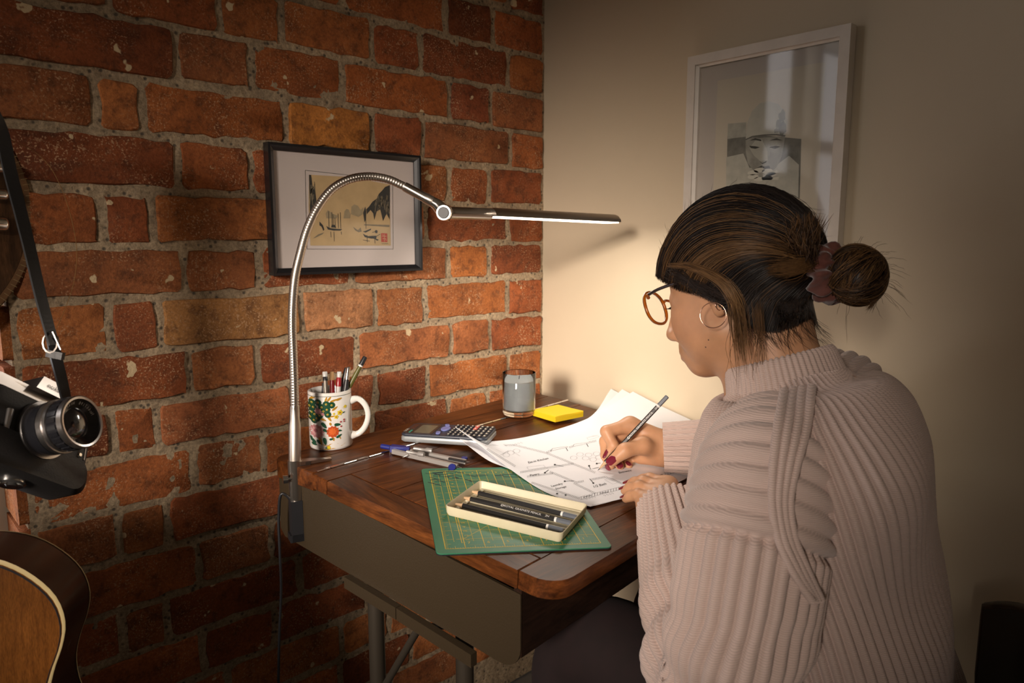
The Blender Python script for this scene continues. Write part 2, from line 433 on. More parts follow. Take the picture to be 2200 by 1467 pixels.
# side window: cream frame, panes, sill
wx0, wx1, wz0, wz1 = WIN
w = struct('window_1', MB().box((wx1 - .028, .165, (wz0 + wz1) / 2), (.026, .04, (wz1 - wz0) / 2)).box((wx0 + .028, .165, (wz0 + wz1) / 2), (.026, .04, (wz1 - wz0) / 2))
           .box(((wx0 + wx1) / 2, .165, wz1 - .03), ((wx1 - wx0) / 2 - .054, .04, .028)).box(((wx0 + wx1) / 2, .165, wz0 + .035), ((wx1 - wx0) / 2 - .054, .04, .03)), M_TRIM, 'cream painted window beside the brick wall')
GL = NT('window_glass'); tr = GL.n('BsdfTransparent'); gl = GL.n('BsdfGlossy'); gl.inputs['Roughness'].default_value = .02; mx = GL.n('MixShader'); mx.inputs[0].default_value = .07
GL.l(tr.outputs[0], mx.inputs[1]); GL.l(gl.outputs[0], mx.inputs[2]); GL.l(mx.outputs[0], GL.t.nodes['Material Output'].inputs['Surface']); M_PANE = GL.m
mid = (wx0 + wx1) / 2
obj('mullion', MB().box((mid, .165, (wz0 + wz1) / 2), (.03, .035, (wz1 - wz0) / 2 - .06)), M_TRIM, w)
obj('transom', MB().box((mid, .165, 1.50), ((wx1 - wx0) / 2 - .055, .03, .022)), M_TRIM, w)
for sx in (-1, 1):
    for za, zb in ((wz0 + .065, 1.478), (1.522, wz1 - .058)):
        obj('pane', MB().box((mid + sx * (wx1 - wx0) / 4, .165, (za + zb) / 2), ((wx1 - wx0) / 4 - .043, .003, (zb - za) / 2)), M_PANE, w)
obj('sill', MB().box((mid, .06, wz0 - .012), ((wx1 - wx0) / 2 - .004, .10, .012)), M_TRIM, w)
w2 = struct('fill_window', MB().box((-3.44, RW2[0] + .025, 1.62), (.03, .025, .5)).box((-3.44, RW2[1] - .025, 1.62), (.03, .025, .5)).box((-3.44, -1.75, 2.095), (.03, .4, .025)).box((-3.44, -1.75, 1.145), (.03, .4, .025)), M_TRIM, 'added unseen cream window in the far side wall')  # unseen window, added to go with the rear fill light
obj('pane', MB().box((-3.46, -1.75, 1.62), (.003, .4, .45)), M_PANE, w2)

# ================================================================== desk
TH = math.radians(6.6); SL = math.radians(4.0)
EU = np.array([math.cos(TH), math.sin(TH), 0]); EV = np.array([math.sin(TH), -math.cos(TH), 0])
EV3 = np.array([EV[0] * math.cos(SL), EV[1] * math.cos(SL), -math.sin(SL)]); NL = np.cross(EV3, EU); NL = NL if NL[2] > 0 else -NL
H0 = np.array([-.755, -.249, .76]); UP = np.array([0, 0, 1.])
def lidp(u, v, h=0): return H0 + u * EU + v * EV3 + h * NL
def topp(u, v, h=0): return H0 + u * EU + v * EV + h * UP
def L(px, py, h=0): return onplane(px, py, H0 + h * NL, NL)
def T(px, py, h=0): return onplane(px, py, H0 + h * UP, UP)
ML = frame(H0, EU, EV3, NL); MT = frame(H0, EU, EV, UP)
rotz = -TH
M_WOOD_U = wood('dark_stained_wood_lengthwise', (.022, .006, .002), (.170, .050, .011), (0, 0, rotz), (5, 55, 55))
M_WOOD_V = wood('dark_stained_wood_crosswise', (.026, .0075, .0025), (.20, .062, .014), (0, 0, rotz), (55, 5, 55))
M_PANEL = mat('bronze_painted_metal', (.046, .031, .016), .40, .25, bump=.35, bscale=420, bdist=.0008)
M_LEG = mat('bronze_tube', (.06, .048, .035), .4, .5)
desk = thing('school_desk', 'old wooden school desk with hinged sloping lid and bronze metal sides', 'desk', (H0 + .3 * EU + .2 * EV) * np.array([1, 1, 0]))
def plank(name, outline, M4, m, th=.024, top=0, bev=.0014):
    # outline in (u, v); local z up. (u, v, n) is left-handed, so mirror the order
    o = np.array(outline); 
    return obj(name, MB().prism(o[::-1], top - th, top, M4, bev), m, desk, smooth=35)
UR = .675
def corner(u, v, r, a0, n=6): return [(u + r * math.cos(math.radians(a0 + 90 * k / n)), v + r * math.sin(math.radians(a0 + 90 * k / n))) for k in range(n + 1)]
# flat back strip: two boards, the rear one with a rounded corner
plank('board', corner(.022, -.098, .024, 180) + [(UR + .01, -.122), (UR, -.063), (-.002, -.063)], MT, M_WOOD_U, .030)
plank('board', [(-.002, -.061), (UR, -.061), (UR - .01, -.005), (-.002, -.005)], MT, M_WOOD_U, .030)
# hinge: leaf segments
for i in range(26):
    u0 = .004 + i * .0255
    obj('hinge_leaf', MB().tube([topp(u0, -.002, .0005), topp(u0 + .0245, -.002, .0005)], .0021, 6), M_CHROME, desk, smooth=60)
# sloping lid: back rail, left stile, inner boards, front rail with a rounded corner
plank('lid_rail', [(-.006, .001), (UR - .012, .001), (UR - .014, .038), (-.006, .038)], ML, M_WOOD_U)
plank('lid_stile', [(-.006, .0395), (.036, .0395), (.036, .4155), (-.006, .4155)], ML, M_WOOD_V)
for a, b in ((.0395, .133), (.1345, .227), (.2285, .321), (.3225, .4155)):
    plank('lid_board', [(.0375, a), (UR - .016, a), (UR - .02, b), (.0375, b)], ML, M_WOOD_U)
plank('lid_rail', [(UR - .02, .417), (UR - .022, .440)] + [(UR - .046, .470)] + corner(.028, .436, .034, 90)[0:] + [(-.006, .417)], ML, M_WOOD_U)
# case under the lid
def sidepanel(u, t):
    prof = [(-.110, .728), (-.112, .640), (-.100, .628), (.30, .600), (.375, .594)]
    for k in range(7):
        a = math.radians(-90 + 90 * k / 6); prof.append((.380 + .03 * math.cos(a), .624 + .03 * math.sin(a)))
    prof += [(.410, .695), (0.0, .731)]
    V = [topp(u, v, z - .76) for v, z in prof] + [topp(u + t, v, z - .76) for v, z in prof]; n = len(prof)
    return V, [(i, (i + 1) % n, n + (i + 1) % n, n + i) for i in range(n)] + [tuple(range(n))[::-1], tuple(range(n, 2 * n))]
obj('side_panel', sidepanel(.004, .004), M_PANEL, desk)
obj('side_panel', sidepanel(UR - .04, .004), M_PANEL, desk)
def dbox(name, u0, u1, v0, v1, z0, z1, m, zb=None):
    P = [topp(u0, v0, z0 - .76), topp(u1, v0, z0 - .76), topp(u1, v1, (zb or z0) - .76), topp(u0, v1, (zb or z0) - .76)]
    Q = [p * np.array([1, 1, 0]) + np.array([0, 0, z1]) for p in P]
    return obj(name, MB().hexa(P + Q), m, desk)
M_DARKWOOD = wood('dark_case_wood', (.010, .005, .003), (.035, .016, .009), (0, 0, rotz), (6, 50, 50), .4, .15)
dbox('front_apron', .006, UR - .042, .398, .410, .612, .700, M_DARKWOOD)
dbox('case_bottom', .010, UR - .044, -.10, .396, .626, .634, M_DARKWOOD, .603)
dbox('case_back', .010, UR - .044, -.11, -.102, .63, .728, M_DARKWOOD)
# folded lower lip of the side panel, in two lengths
for v0, v1, z0, z1 in ((.075, .192, .6125, .6035), (.194, .338, .6035, .590)):
    P = [topp(-.008, v0, z0 - .774), topp(.003, v0, z0 - .774), topp(.003, v1, z1 - .774), topp(-.008, v1, z1 - .774)]
    obj('panel_lip', MB().hexa(P + [p + np.array([0, 0, .018]) for p in P]), M_PANEL, desk)
for u in (.035, UR - .08):
    for v in (.095, .285):
        obj('leg', MB().tube([topp(u, v, -.145), topp(u, v, -.40), topp(u, v + (.02 if v > .2 else -.02), -.757)], .0125, 14), M_LEG, desk, smooth=60)
    obj('foot_rail', MB().tube([topp(u, -.10, -.742), topp(u, .42, -.742)], .0135, 12), M_LEG, desk, smooth=60)
    obj('brace', MB().tube([topp(u, .10, -.345), topp(u, .19, -.205), topp(u, .27, -.165)], .006, 8), M_LEG, desk, smooth=60)
obj('cross_rail', MB().tube([topp(.035, .095, -.62), topp(UR - .08, .095, -.62)], .010, 10), M_LEG, desk, smooth=60)

# ================================================================== desk lamp
lamp_base = atd(634, 1000, 1.162)
PIV = atd(957, 457, 1.22); HEND = atd(1320, 475, 1.425)
lamp = thing('desk_lamp', 'brushed steel clamp-on desk lamp with gooseneck and flat bar head', 'lamp', lamp_base)
def lampd(x): return 1.162 + (x - 634) / (957 - 634) * (1.22 - 1.162)
px_path = [(633, 876), (632, 820), (630, 760), (628, 700), (629, 650), (634, 595), (645, 545), (661, 490), (684, 443), (715, 405), (752, 385), (792, 379), (833, 385), (868, 400)]
neck = smooth_path([atd(x, y, lampd(x)) for x, y in px_path], 150)
# the coiled skin of the gooseneck: ridges along its length
s = np.concatenate([[0], np.cumsum(np.linalg.norm(np.diff(neck, axis=0), axis=1))])
ns = int(s[-1] / .0011); sp = np.linspace(0, s[-1], ns); fine = np.stack([np.interp(sp, s, neck[:, k]) for k in range(3)], 1)
rad = .0064 + .0006 * np.abs(np.sin(PI * sp / .0044)) ** .6
obj('gooseneck', MB().tube(fine, rad, 16), M_STEEL, lamp, smooth=50)
colb = lamp_base + np.array([0, 0, .008]); nb = neck[0]
obj('column', MB().tube([colb, nb - .028 * unit(nb - colb), nb - .018 * unit(nb - colb), nb + np.array([0, 0, .003])], [.0098, .0096, .0082, .0076], 24), M_STEEL, lamp, smooth=40)
n1 = atd(930, 434, lampd(930)); d0 = unit(n1 - neck[-1])
obj('neck_sleeve', MB().tube([neck[-1], neck[-1] + d0 * .002, n1 - d0 * .016, n1 - d0 * .015, n1], [.0072, .0080, .0082, .0088, .0088], 24), M_STEEL, lamp, smooth=40)
hd = unit(HEND - PIV); tow = unit(CAM - PIV); tow = unit(tow - (tow @ hd) * hd)
# tapering knuckle between sleeve and head, with a dark pivot cap
kn = MB().tube([n1 - d0 * .002, n1 + d0 * .006, PIV + d0 * .002 * 0 - d0 * .004, PIV + d0 * .012], [.0088, .0100, .0125, .0105], 20)
obj('knuckle', kn, M_CHROME, lamp, smooth=50)
kx, ky, kz = basis(unit(CAM - PIV) * .94 - hd * .3)
cap = obj('pivot_ring', MB().lathe([(.0132, -.012), (.0132, .012), (.0125, .0135)], 28, frame(PIV, kx, ky, kz)), M_CHROME, lamp, smooth=40)
obj('pivot_cap', MB().lathe([(.0095, .012), (.0095, .0145), (.0088, .0152)], 24, frame(PIV, kx, ky, kz)), M_BLACKPLASTIC, cap, smooth=40)
a1 = atd(1052, 460, 1.274)
obj('head_arm', MB().tube([PIV + hd * .006, a1], .0105, 24), M_STEEL, lamp, smooth=40)
# the bar: a shallow half shell, open below, with the light strip inside
hs = unit(np.cross(hd, UP)); hu = unit(np.cross(hs, hd)); hl = np.linalg.norm(HEND - a1)
prof = [(.024 * math.cos(math.radians(a)), .0155 * math.sin(math.radians(a)) - .004) for a in range(0, 181, 12)]
inner = [(x * .93, y * .9 - .0005) for x, y in prof][::-1]
P = prof + inner; n = len(P)
V = [a1 + hd * (t * hl) + hs * x + hu * y for t in (0, 1) for x, y in P]
shade = obj('shade', (V, [(i, (i + 1) % n, n + (i + 1) % n, n + i) for i in range(n)]), M_STEEL, lamp, smooth=40)
for t, nm in ((0.0, 'end_plate'), (1.0, 'end_plate')):
    V = [a1 + hd * (t * hl + e) + hs * x + hu * y for e in (-.001, .001) for x, y in prof]; n = len(prof)
    obj(nm, (V, [tuple(range(n))[::-1], tuple(range(n, 2 * n))] + [(i, (i + 1) % n, n + (i + 1) % n, n + i) for i in range(n)]), M_CHROME, lamp)
M_LED = mat('lit_diffuser', (1, .95, .85), .5, emit=(1.0, .86, .66), estr=6.0)
ledc = (a1 + HEND) / 2 - hu * .0042
obj('diffuser', MB().box(ledc, (hl / 2 - .004, .020, .0012), np.stack([hd, hs, hu], 1)), M_LED, lamp)
la = bpy.data.lights.new('lamp_strip', 'AREA'); la.shape = 'RECTANGLE'; la.size = hl - .01; la.size_y = .038; la.energy = 1.35; la.color = (1.0, .92, .82)
lo = bpy.data.objects.new('lamp_strip', la); COL.objects.link(lo); lo.parent = lamp
mm = Matrix.Identity(4)
for r in range(3): mm[r][0] = hd[r]; mm[r][1] = np.cross(hu, hd)[r]; mm[r][2] = hu[r]; mm[r][3] = (ledc - hu * .003)[r]
for r in range(3): mm[r][3] -= lamp_base[r]
lo.matrix_basis = mm
# clamp: socket, arm on the table top, lower jaw, screw and handle
sk = lamp_base; down = np.array([0, 0, -1.])
cl = obj('clamp', MB().tube([sk + np.array([0, 0, .009]), sk - np.array([0, 0, .030]), sk - np.array([0, 0, .066])], [.0112, .0112, .0100], 24), M_STEEL, lamp, smooth=40)
ad = unit(EU * .9 + EV * .35); sdn = np.cross(UP, ad)
w = lambda a, b, z: sk + ad * a + sdn * b + UP * z
obj('clamp_arm', MB().hexa([w(.006, -.010, .0015), w(.058, -.004, .0015), w(.058, .004, .0015), w(.006, .010, .0015), w(.006, -.010, .008), w(.058, -.004, .0045), w(.058, .004, .0045), w(.006, .010, .008)]), M_STEEL, cl)
obj('clamp_web', MB().hexa([w(.004, -.009, -.062), w(.006, -.009, -.062), w(.006, .009, -.062), w(.004, .009, -.062), w(.004, -.009, .006), w(.024, -.009, .006), w(.024, .009, .006), w(.004, .009, .006)]), M_STEELDARK, cl)
obj('clamp_jaw', MB().box(sk + ad * .016 - UP * .118, (.030, .011, .006), np.stack([ad, sdn, UP], 1)).box(sk - ad * .002 - UP * .09, (.009, .011, .034), np.stack([ad, sdn, UP], 1)), M_BLACKPLASTIC, cl)
scw = sk + ad * .026
obj('screw', MB().tube([scw - UP * .034, scw - UP * .150], .0030, 10).tube([scw - UP * .034, scw - UP * .038], .009, 14), M_STEEL, cl, smooth=40)
hb = scw - UP * .143; he = hb + unit(EV * .9 + EU * .25 - UP * .45) * .034
obj('screw_handle', MB().tube([hb, he], .0016, 8).tube([he - .002 * unit(he - hb), he + .003 * unit(he - hb)], .0032, 10), M_STEEL, cl, smooth=40)
kb = atd(627, 1028, 1.155); ke = atd(608, 1030, 1.150)
obj('thumb_screw', MB().tube([kb, kb + (ke - kb) * .4, kb + (ke - kb) * .42, ke], [.0022, .0022, .0065, .0070], 16), M_CHROME, cl, smooth=40)
cab = smooth_path([lamp_base - UP * .064 - ad * .002, atd(606, 1060, 1.16), atd(599, 1110, 1.17), atd(601, 1180, 1.18), atd(604, 1260, 1.2), atd(600, 1370, 1.22), atd(598, 1500, 1.24), atd(600, 1700, 1.26)], 60)
obj('power_cable', MB().tube(cab, .0023, 8), M_BLACKPLASTIC, lamp, smooth=60)

# ================================================================== pictures on the walls
def vsheet(outline, M4, z=0, th=.0006):   # thin flat print
    return MB().prism(np.array(outline), z, z + th, M4)
def printpart(name, polys, M4, col, parent, z, rough=.8, var=0):
    m = col if not isinstance(col, tuple) else mat(name + '_ink', col, rough, var=var, vscale=60)
    mbx = MB()
    for p in polys:
        if isinstance(p, MB): mbx.add(p.v, p.f)
        else: mbx.add(xf(M4, [(x, y, z) for x, y in p]), [tuple(range(len(p)))])
    return tag(obj(name, mbx, m, parent), kind='stuff')
def strokes(segs, M4, z, w):
    out = MB()
    for pts in segs:
        pts = np.asarray(pts, float); d = np.gradient(pts, axis=0); d /= np.linalg.norm(d, axis=1)[:, None] + 1e-9
        nn = np.stack([-d[:, 1], d[:, 0]], 1) * w / 2
        A = pts + nn; B = pts - nn; n = len(pts)
        out.add(xf(M4, [(*p, z) for p in A] + [(*p, z) for p in B]), [(n + i, n + i + 1, i + 1, i) for i in range(n - 1)])
    return out
def circ(cx, cy, rx, ry=None, n=20, wob=0, seed=0):
    r = random.Random(seed); ry = ry or rx
    return [(cx + rx * (1 + r.uniform(-wob, wob)) * math.cos(2 * PI * k / n), cy + ry * (1 + r.uniform(-wob, wob)) * math.sin(2 * PI * k / n)) for k in range(n)]
def moulding(M4, w, h, fw, th, parent, m, name='frame_bar', step=.35):
    """four mitred bars with a stepped profile"""
    prof = [(0, 0), (0, th), (fw * step, th), (fw * .6, th * .86), (fw, th * .62), (fw, 0)]
    c = [(-w / 2, -h / 2), (w / 2, -h / 2), (w / 2, h / 2), (-w / 2, h / 2)]
    for i in range(4):
        a = np.array(c[i]); b = np.array(c[(i + 1) % 4]); ia = -np.sign(a); ib = -np.sign(b)
        V = [(*(a + ia * p), q) for p, q in prof] + [(*(b + ib * p), q) for p, q in prof]; n = len(prof)
        F = [(j, n + j, n + (j + 1) % n, (j + 1) % n) for j in range(n)] + [tuple(range(n)), tuple(range(n, 2 * n))[::-1]]
        obj(name, (xf(M4, V), F), m, parent)
AR = NT('matt_picture_glass'); tr = AR.n('BsdfTransparent'); gl = AR.n('BsdfGlossy'); gl.inputs['Roughness'].default_value = .25; mx = AR.n('MixShader'); mx.inputs[0].default_value = .012
AR.l(tr.outputs[0], mx.inputs[1]); AR.l(gl.outputs[0], mx.inputs[2]); AR.l(mx.outputs[0], AR.t.nodes['Material Output'].inputs['Surface']); M_ARGLASS = AR.m
M_MAT1 = mat('mauve_white_mount', (.60, .53, .50), .8); M_SILK = mat('tan_silk', (.52, .37, .19), .75, var=.08, vscale=40)
# ink landscape in a black frame, on the brick wall
FX0, FX1, FZ0, FZ1 = -.7035, -.3805, 1.0545, 1.285
fc = np.array([(FX0 + FX1) / 2, -.006, (FZ0 + FZ1) / 2])
MF = frame(fc, (1, 0, 0), (0, 0, 1), (0, -1, 0))
pic = thing('framed_painting', 'black framed ink landscape of boats and cliffs on the brick wall', 'picture', fc)
moulding(MF, FX1 - FX0, FZ1 - FZ0, .0125, .019, pic, M_BLACKFRAME)
obj('mount', vsheet([(-.151, -.1045), (.151, -.1045), (.151, .1045), (-.151, .1045)], MF, .006, .003), M_MAT1, pic)
def wp(px, py):   # photo pixel on the picture plane -> local coordinates
    p = onplane(px, py, fc + np.array([0, -.009, 0]), (0, 1, 0)) - fc; return (p[0], p[2])
def wz(x, y): return wp(620 + x / 6.667, 340 + y / 6.667)     # coordinates of the enlarged view
sil = [wz(290, 235), wz(285, 700), wz(310, 1250), wz(900, 1250), wz(1462, 1250), wz(1450, 700), wz(1448, 375), wz(900, 270)]
M_INK1 = mat('sumi_ink', (.035, .034, .03), .8); M_INK2 = mat('pale_sumi_wash', (.33, .265, .16), .8, var=.12, vscale=70); M_INK3 = mat('grey_sumi_wash', (.22, .18, .115), .8, var=.2, vscale=90)
paint = obj('painting', MB().add(xf(MF, [(x, y, .0094) for x, y in sil]), [tuple(range(len(sil)))]), M_SILK, pic)
q = [wz(x, y) for x, y in ((237, 172), (1487, 310), (1497, 1300), (262, 1300), (237, 172))]
printpart('border_line', [strokes([[q[0], q[1]], [q[1], q[2]], [q[2], q[3]], [q[3], q[0]]], MF, .0094, .0007)], MF, M_INK1, pic, .0094)
def poly(*pts): return [wz(x, y) for x, y in pts][::-1]
printpart('cliffs', [poly((290, 235), (320, 240), (340, 400), (375, 430), (400, 640), (420, 720), (330, 860), (305, 880)),
                     poly((1448, 385), (1380, 410), (1330, 470), (1290, 510), (1260, 580), (1200, 620), (1150, 690), (1110, 730), (1120, 800), (1170, 740), (1210, 790), (1225, 880), (1260, 760), (1310, 730), (1350, 900), (1400, 790), (1445, 880)),
                     poly((440, 905), (490, 960), (510, 1020), (495, 1040), (470, 980), (440, 960)), poly((1095, 690), (1110, 760), (1105, 870), (1085, 920), (1065, 780))], MF, M_INK1, paint, .0097)
rs = random.Random(4)
printpart('cliff_streaks', [strokes([[wz(x, y), wz(x + rs.uniform(-25, 15), y + rs.uniform(60, 150))] for x, y in [(rs.uniform(1240, 1440), rs.uniform(520, 700)) for _ in range(26)] + [(rs.uniform(310, 370), rs.uniform(300, 650)) for _ in range(12)]], MF, .00985, .0012)], MF, M_INK3, paint, .0099)
printpart('far_hills', [poly((785, 860), (800, 760), (825, 725), (860, 735), (885, 800), (880, 860)), poly((890, 800), (900, 690), (940, 660), (990, 680), (1030, 740), (1070, 700), (1060, 800), (1000, 840)), poly((530, 790), (560, 740), (640, 800), (700, 820), (690, 860), (540, 860))], MF, M_INK2, paint, .0096)
printpart('shoals', [poly((345, 1150), (420, 1090), (510, 1060), (480, 1090), (400, 1130)), poly((1080, 945), (1445, 955), (1440, 985), (1080, 960)), poly((920, 980), (990, 1030), (1030, 990), (1045, 1050), (1000, 1060), (950, 1030))], MF, M_INK3, paint, .0096)
printpart('boats', [poly((535, 970), (600, 1000), (690, 1010), (765, 1015), (740, 1035), (640, 1035), (560, 1020)), poly((605, 990), (615, 950), (660, 955), (680, 995)), poly((1060, 1080), (1130, 1115), (1200, 1110), (1260, 1110), (1250, 1150), (1180, 1150), (1090, 1130)), poly((1060, 1050), (1110, 1035), (1180, 1005), (1175, 1025), (1100, 1065)), circ(*wz(1252, 1050), .0032, n=10), poly((1180, 1130), (1290, 1165), (1270, 1180))], MF, M_INK1, paint, .0098)
printpart('masts', [strokes([[wz(x, y0), wz(x + 6, y1)] for x, y0, y1 in ((570, 760, 985), (615, 770, 960), (632, 800, 960), (705, 790, 1000), (738, 775, 1005), (660, 850, 1000), (1120, 1100, 1200), (1100, 760, 1010), (600, 1050, 1130), (645, 1050, 1190), (750, 1050, 1090), (1230, 1160, 1220))] + [[wz(1195, 1060), wz(1240, 1050)], [wz(1260, 1115), wz(1310, 1085)], [wz(1060, 1170), wz(1160, 1185)]], MF, .0098, .0009)], MF, M_INK1, paint, .0098)
seal = printpart('red_seal', [poly((1322, 1072), (1410, 1076), (1412, 1200), (1325, 1198))], MF, (.45, .055, .03), paint, .0098)
printpart('seal_character', [strokes([[wz(1366, 1085), wz(1368, 1190)], [wz(1335, 1115), wz(1400, 1117)], [wz(1342, 1150), wz(1395, 1152)], [wz(1345, 1085), wz(1350, 1105)], [wz(1385, 1160), wz(1400, 1180)]], MF, .0101, .0011)], MF, (.62, .36, .2), seal, .0101)
printpart('signature', [strokes([[wz(1330 + 14 * i, 1222 + (6 if i % 2 else -6)) for i in range(8)]], MF, .0098, .0006)], MF, M_INK1, paint, .0098)
obj('glass', vsheet([(-.151, -.1045), (.151, -.1045), (.151, .1045), (-.151, .1045)], MF, .0115, .0005), M_ARGLASS, pic)

# portrait in a white frame, on the cream wall
gy0, gy1, gz0, gz1 = -.412, -.721, 1.036, 1.466
gc = np.array([-.004, (gy0 + gy1) / 2, (gz0 + gz1) / 2]); GW = gy0 - gy1; GH = gz1 - gz0
MG = frame(gc, (0, -1, 0), (0, 0, 1), (-1, 0, 0))
por = thing('framed_portrait', 'white framed pale portrait print of a face in a bathing cap on the cream wall', 'picture', gc)
moulding(MG, GW, GH, .0215, .022, por, M_WHITEWOOD, step=.8)
M_MOUNT2 = mat('grey_white_mount', (.50, .44, .38), .8); M_PRINT2 = mat('cream_print_paper', (.56, .49, .38), .8)
mo = obj('mount', vsheet([(-GW / 2 + .018, -GH / 2 + .018), (GW / 2 - .018, -GH / 2 + .018), (GW / 2 - .018, GH / 2 - .018), (-GW / 2 + .018, GH / 2 - .018)], MG, .004, .003), M_MOUNT2, por)
def gp(x, y):
    p = onplane(1440 + x / 3.057, 40 + y / 3.057, gc + np.array([-.008, 0, 0]), (1, 0, 0)) - gc; return (-p[1], p[2])
def gpoly(*pts): return [gp(x, y) for x, y in pts][::-1]
p0 = gp(310, 408); p1 = (GW / 2 - .045, p0[1])
pr = obj('print', MB().add(xf(MG, [(p0[0], -.17, .0074), (p1[0], -.17, .0074), (p1[0], p1[1], .0074), (p0[0], p0[1], .0074)]), [(0, 1, 2, 3)]), M_PRINT2, por)
tone = lambda nm, v, *polys, z=.0078, var=.0: printpart(nm, list(polys), MG, (v * 1.02, v * .97, v * .80), pr, z, var=var)
tone('backdrop', .17, gpoly((375, 770), (495, 755), (860, 790), (850, 1180), (368, 1180)), var=.25)
tone('backdrop_mist', .38, gpoly((378, 690), (500, 680), (496, 775), (376, 790)), z=.0079, var=.15)
tone('shoulders', .44, gpoly((368, 910), (480, 885), (520, 980), (700, 960), (780, 900), (845, 960), (840, 1180), (366, 1180)), z=.0080, var=.12)
tone('face', .30, gpoly((495, 790), (495, 870), (510, 950), (550, 1000), (600, 1020), (650, 1015), (700, 975), (735, 900), (755, 770)), z=.0082, var=.25)
tone('face_light', .42, gpoly((560, 800), (600, 790), (640, 870), (640, 930), (590, 935), (550, 900), (520, 850)), z=.0083, var=.1)
tone('bathing_cap', .46, gpoly((496, 790), (505, 690), (535, 610), (590, 555), (650, 543), (710, 560), (750, 610), (770, 680), (755, 765), (690, 760), (600, 765)), z=.0084, var=.06)
tone('cap_shade', .22, circ(*gp(735, 640), .006, .011, 12, .3, 1), circ(*gp(715, 690), .006, .008, 12, .3, 2), circ(*gp(740, 720), .007, .012, 12, .3, 3), circ(*gp(700, 735), .006, .004, 12, .3, 4), z=.0085, var=.3)
tone('cap_band', .12, [*strokes([[gp(496, 792), gp(540, 772), gp(620, 762), gp(700, 760), gp(757, 768)]], MG, 0, .002).v] and strokes([[gp(496, 795), gp(540, 774), gp(620, 764), gp(700, 762), gp(757, 770)]], MG, .0086, .0022), z=.0086)
tone('features', .055, gpoly((520, 800), (560, 785), (600, 795), (598, 805), (560, 798)), gpoly((650, 800), (700, 785), (740, 800), (700, 798)), gpoly((520, 835), (560, 838), (590, 845), (560, 855), (530, 850)), gpoly((650, 845), (690, 835), (725, 840), (690, 856)), gpoly((560, 985), (600, 965), (620, 972), (650, 965), (660, 985), (610, 1000)), gpoly((585, 935), (605, 948), (635, 935), (630, 945), (605, 955)), z=.0086)
fl_ = [circ(*gp(600 + 62 * math.cos(a), 1025 + 30 * math.sin(a)), .011, .0045, 12) for a in np.linspace(0, 2 * PI, 8)[:-1]]
tone('flower', .58, *fl_, gpoly((600, 1040), (700, 995), (715, 1010), (620, 1050)), gpoly((600, 1045), (715, 1040), (710, 1060), (610, 1060)), z=.0088)
tone('flower_heart', .3, circ(*gp(596, 1027), .004, n=10), z=.0090)
GLZ = NT('picture_glazing'); tr = GLZ.n('BsdfTransparent'); g2 = GLZ.n('BsdfGlossy'); g2.inputs['Roughness'].default_value = .05; mx = GLZ.n('MixShader')
lw = GLZ.n('Fresnel'); lw.inputs['IOR'].default_value = 1.30; GLZ.l(lw.outputs[0], mx.inputs[0]); GLZ.l(tr.outputs[0], mx.inputs[1]); GLZ.l(g2.outputs[0], mx.inputs[2]); GLZ.l(mx.outputs[0], GLZ.t.nodes['Material Output'].inputs['Surface'])
obj('glazing', vsheet([(-GW / 2 + .019, -GH / 2 + .019), (GW / 2 - .019, -GH / 2 + .019), (GW / 2 - .019, GH / 2 - .019), (-GW / 2 + .019, GH / 2 - .019)], MG, .0125, .0006), GLZ.m, por)

# ================================================================== things on the desk
# ---- drawing sheets: a surface through photo-measured points on the lid, curling up at two corners
def sheet_surface(cols, n_s=48, n_t=40):
    C = []
    for i, col in enumerate(cols):
        pts = []
        for p in col:
            if p[2] == 'wall': pts.append(onplane(p[0], p[1], (p[3], 0, 0), (1, 0, 0)))
            else: pts.append(L(p[0], p[1], p[2]))
        C.append(smooth_path(pts, n_t))
    C = np.array(C)                       # s, t, 3
    return np.array([smooth_path(C[:, j], n_s) for j in range(n_t)]).transpose(1, 0, 2)
def sheet_mesh(G, th=.0006):
    a, b = G.shape[:2]; dn = np.cross(np.gradient(G, axis=0), np.gradient(G, axis=1)); dn /= np.linalg.norm(dn, axis=2)[..., None]
    if dn[a // 2, b // 2, 2] < 0: dn = -dn
    m = MB().grid(G, flip=True); low = G - dn * th; m.grid(low)
    idx = [(0, j) for j in range(b)] + [(i, b - 1) for i in range(1, a)] + [(a - 1, j) for j in range(b - 2, -1, -1)] + [(i, 0) for i in range(a - 2, 0, -1)]
    k = [i * b + j for i, j in idx]; N = a * b
    m.f += [(k[i], k[(i + 1) % len(k)], k[(i + 1) % len(k)] + N, k[i] + N) for i in range(len(k))]
    return m, dn
COLS = [[(978, 917, .048), (1030, 955, .020), (1097, 1008, .0075), (1183, 1062, .004), (1268, 1088, .0035)],
        [(1040, 949, .010), (1095, 980, .0065), (1160, 1020, .0045), (1240, 1054, .0035), (1312, 1077, .0035)],
        [(1110, 942, .0045), (1165, 970, .0035), (1230, 1005, .0035), (1300, 1038, .0035), (1360, 1064, .0035)],
        [(1190, 924, .005), (1245, 952, .0035), (1305, 985, .0035), (1370, 1020, .0035), (1420, 1045, .0035)],
        [(1262, 899, .014), (1312, 925, .006), (1366, 955, .004), (1421, 995, .0035), (1465, 1032, .0035)],
        [(1313, 835, 'wall', -.010), (1365, 862, 'wall', -.008), (1425, 890, 'wall', -.006), (1485, 918, 'wall', -.006), (1545, 950, 'wall', -.006)]]
M_PAPERBACK = M_WHITEPAPER
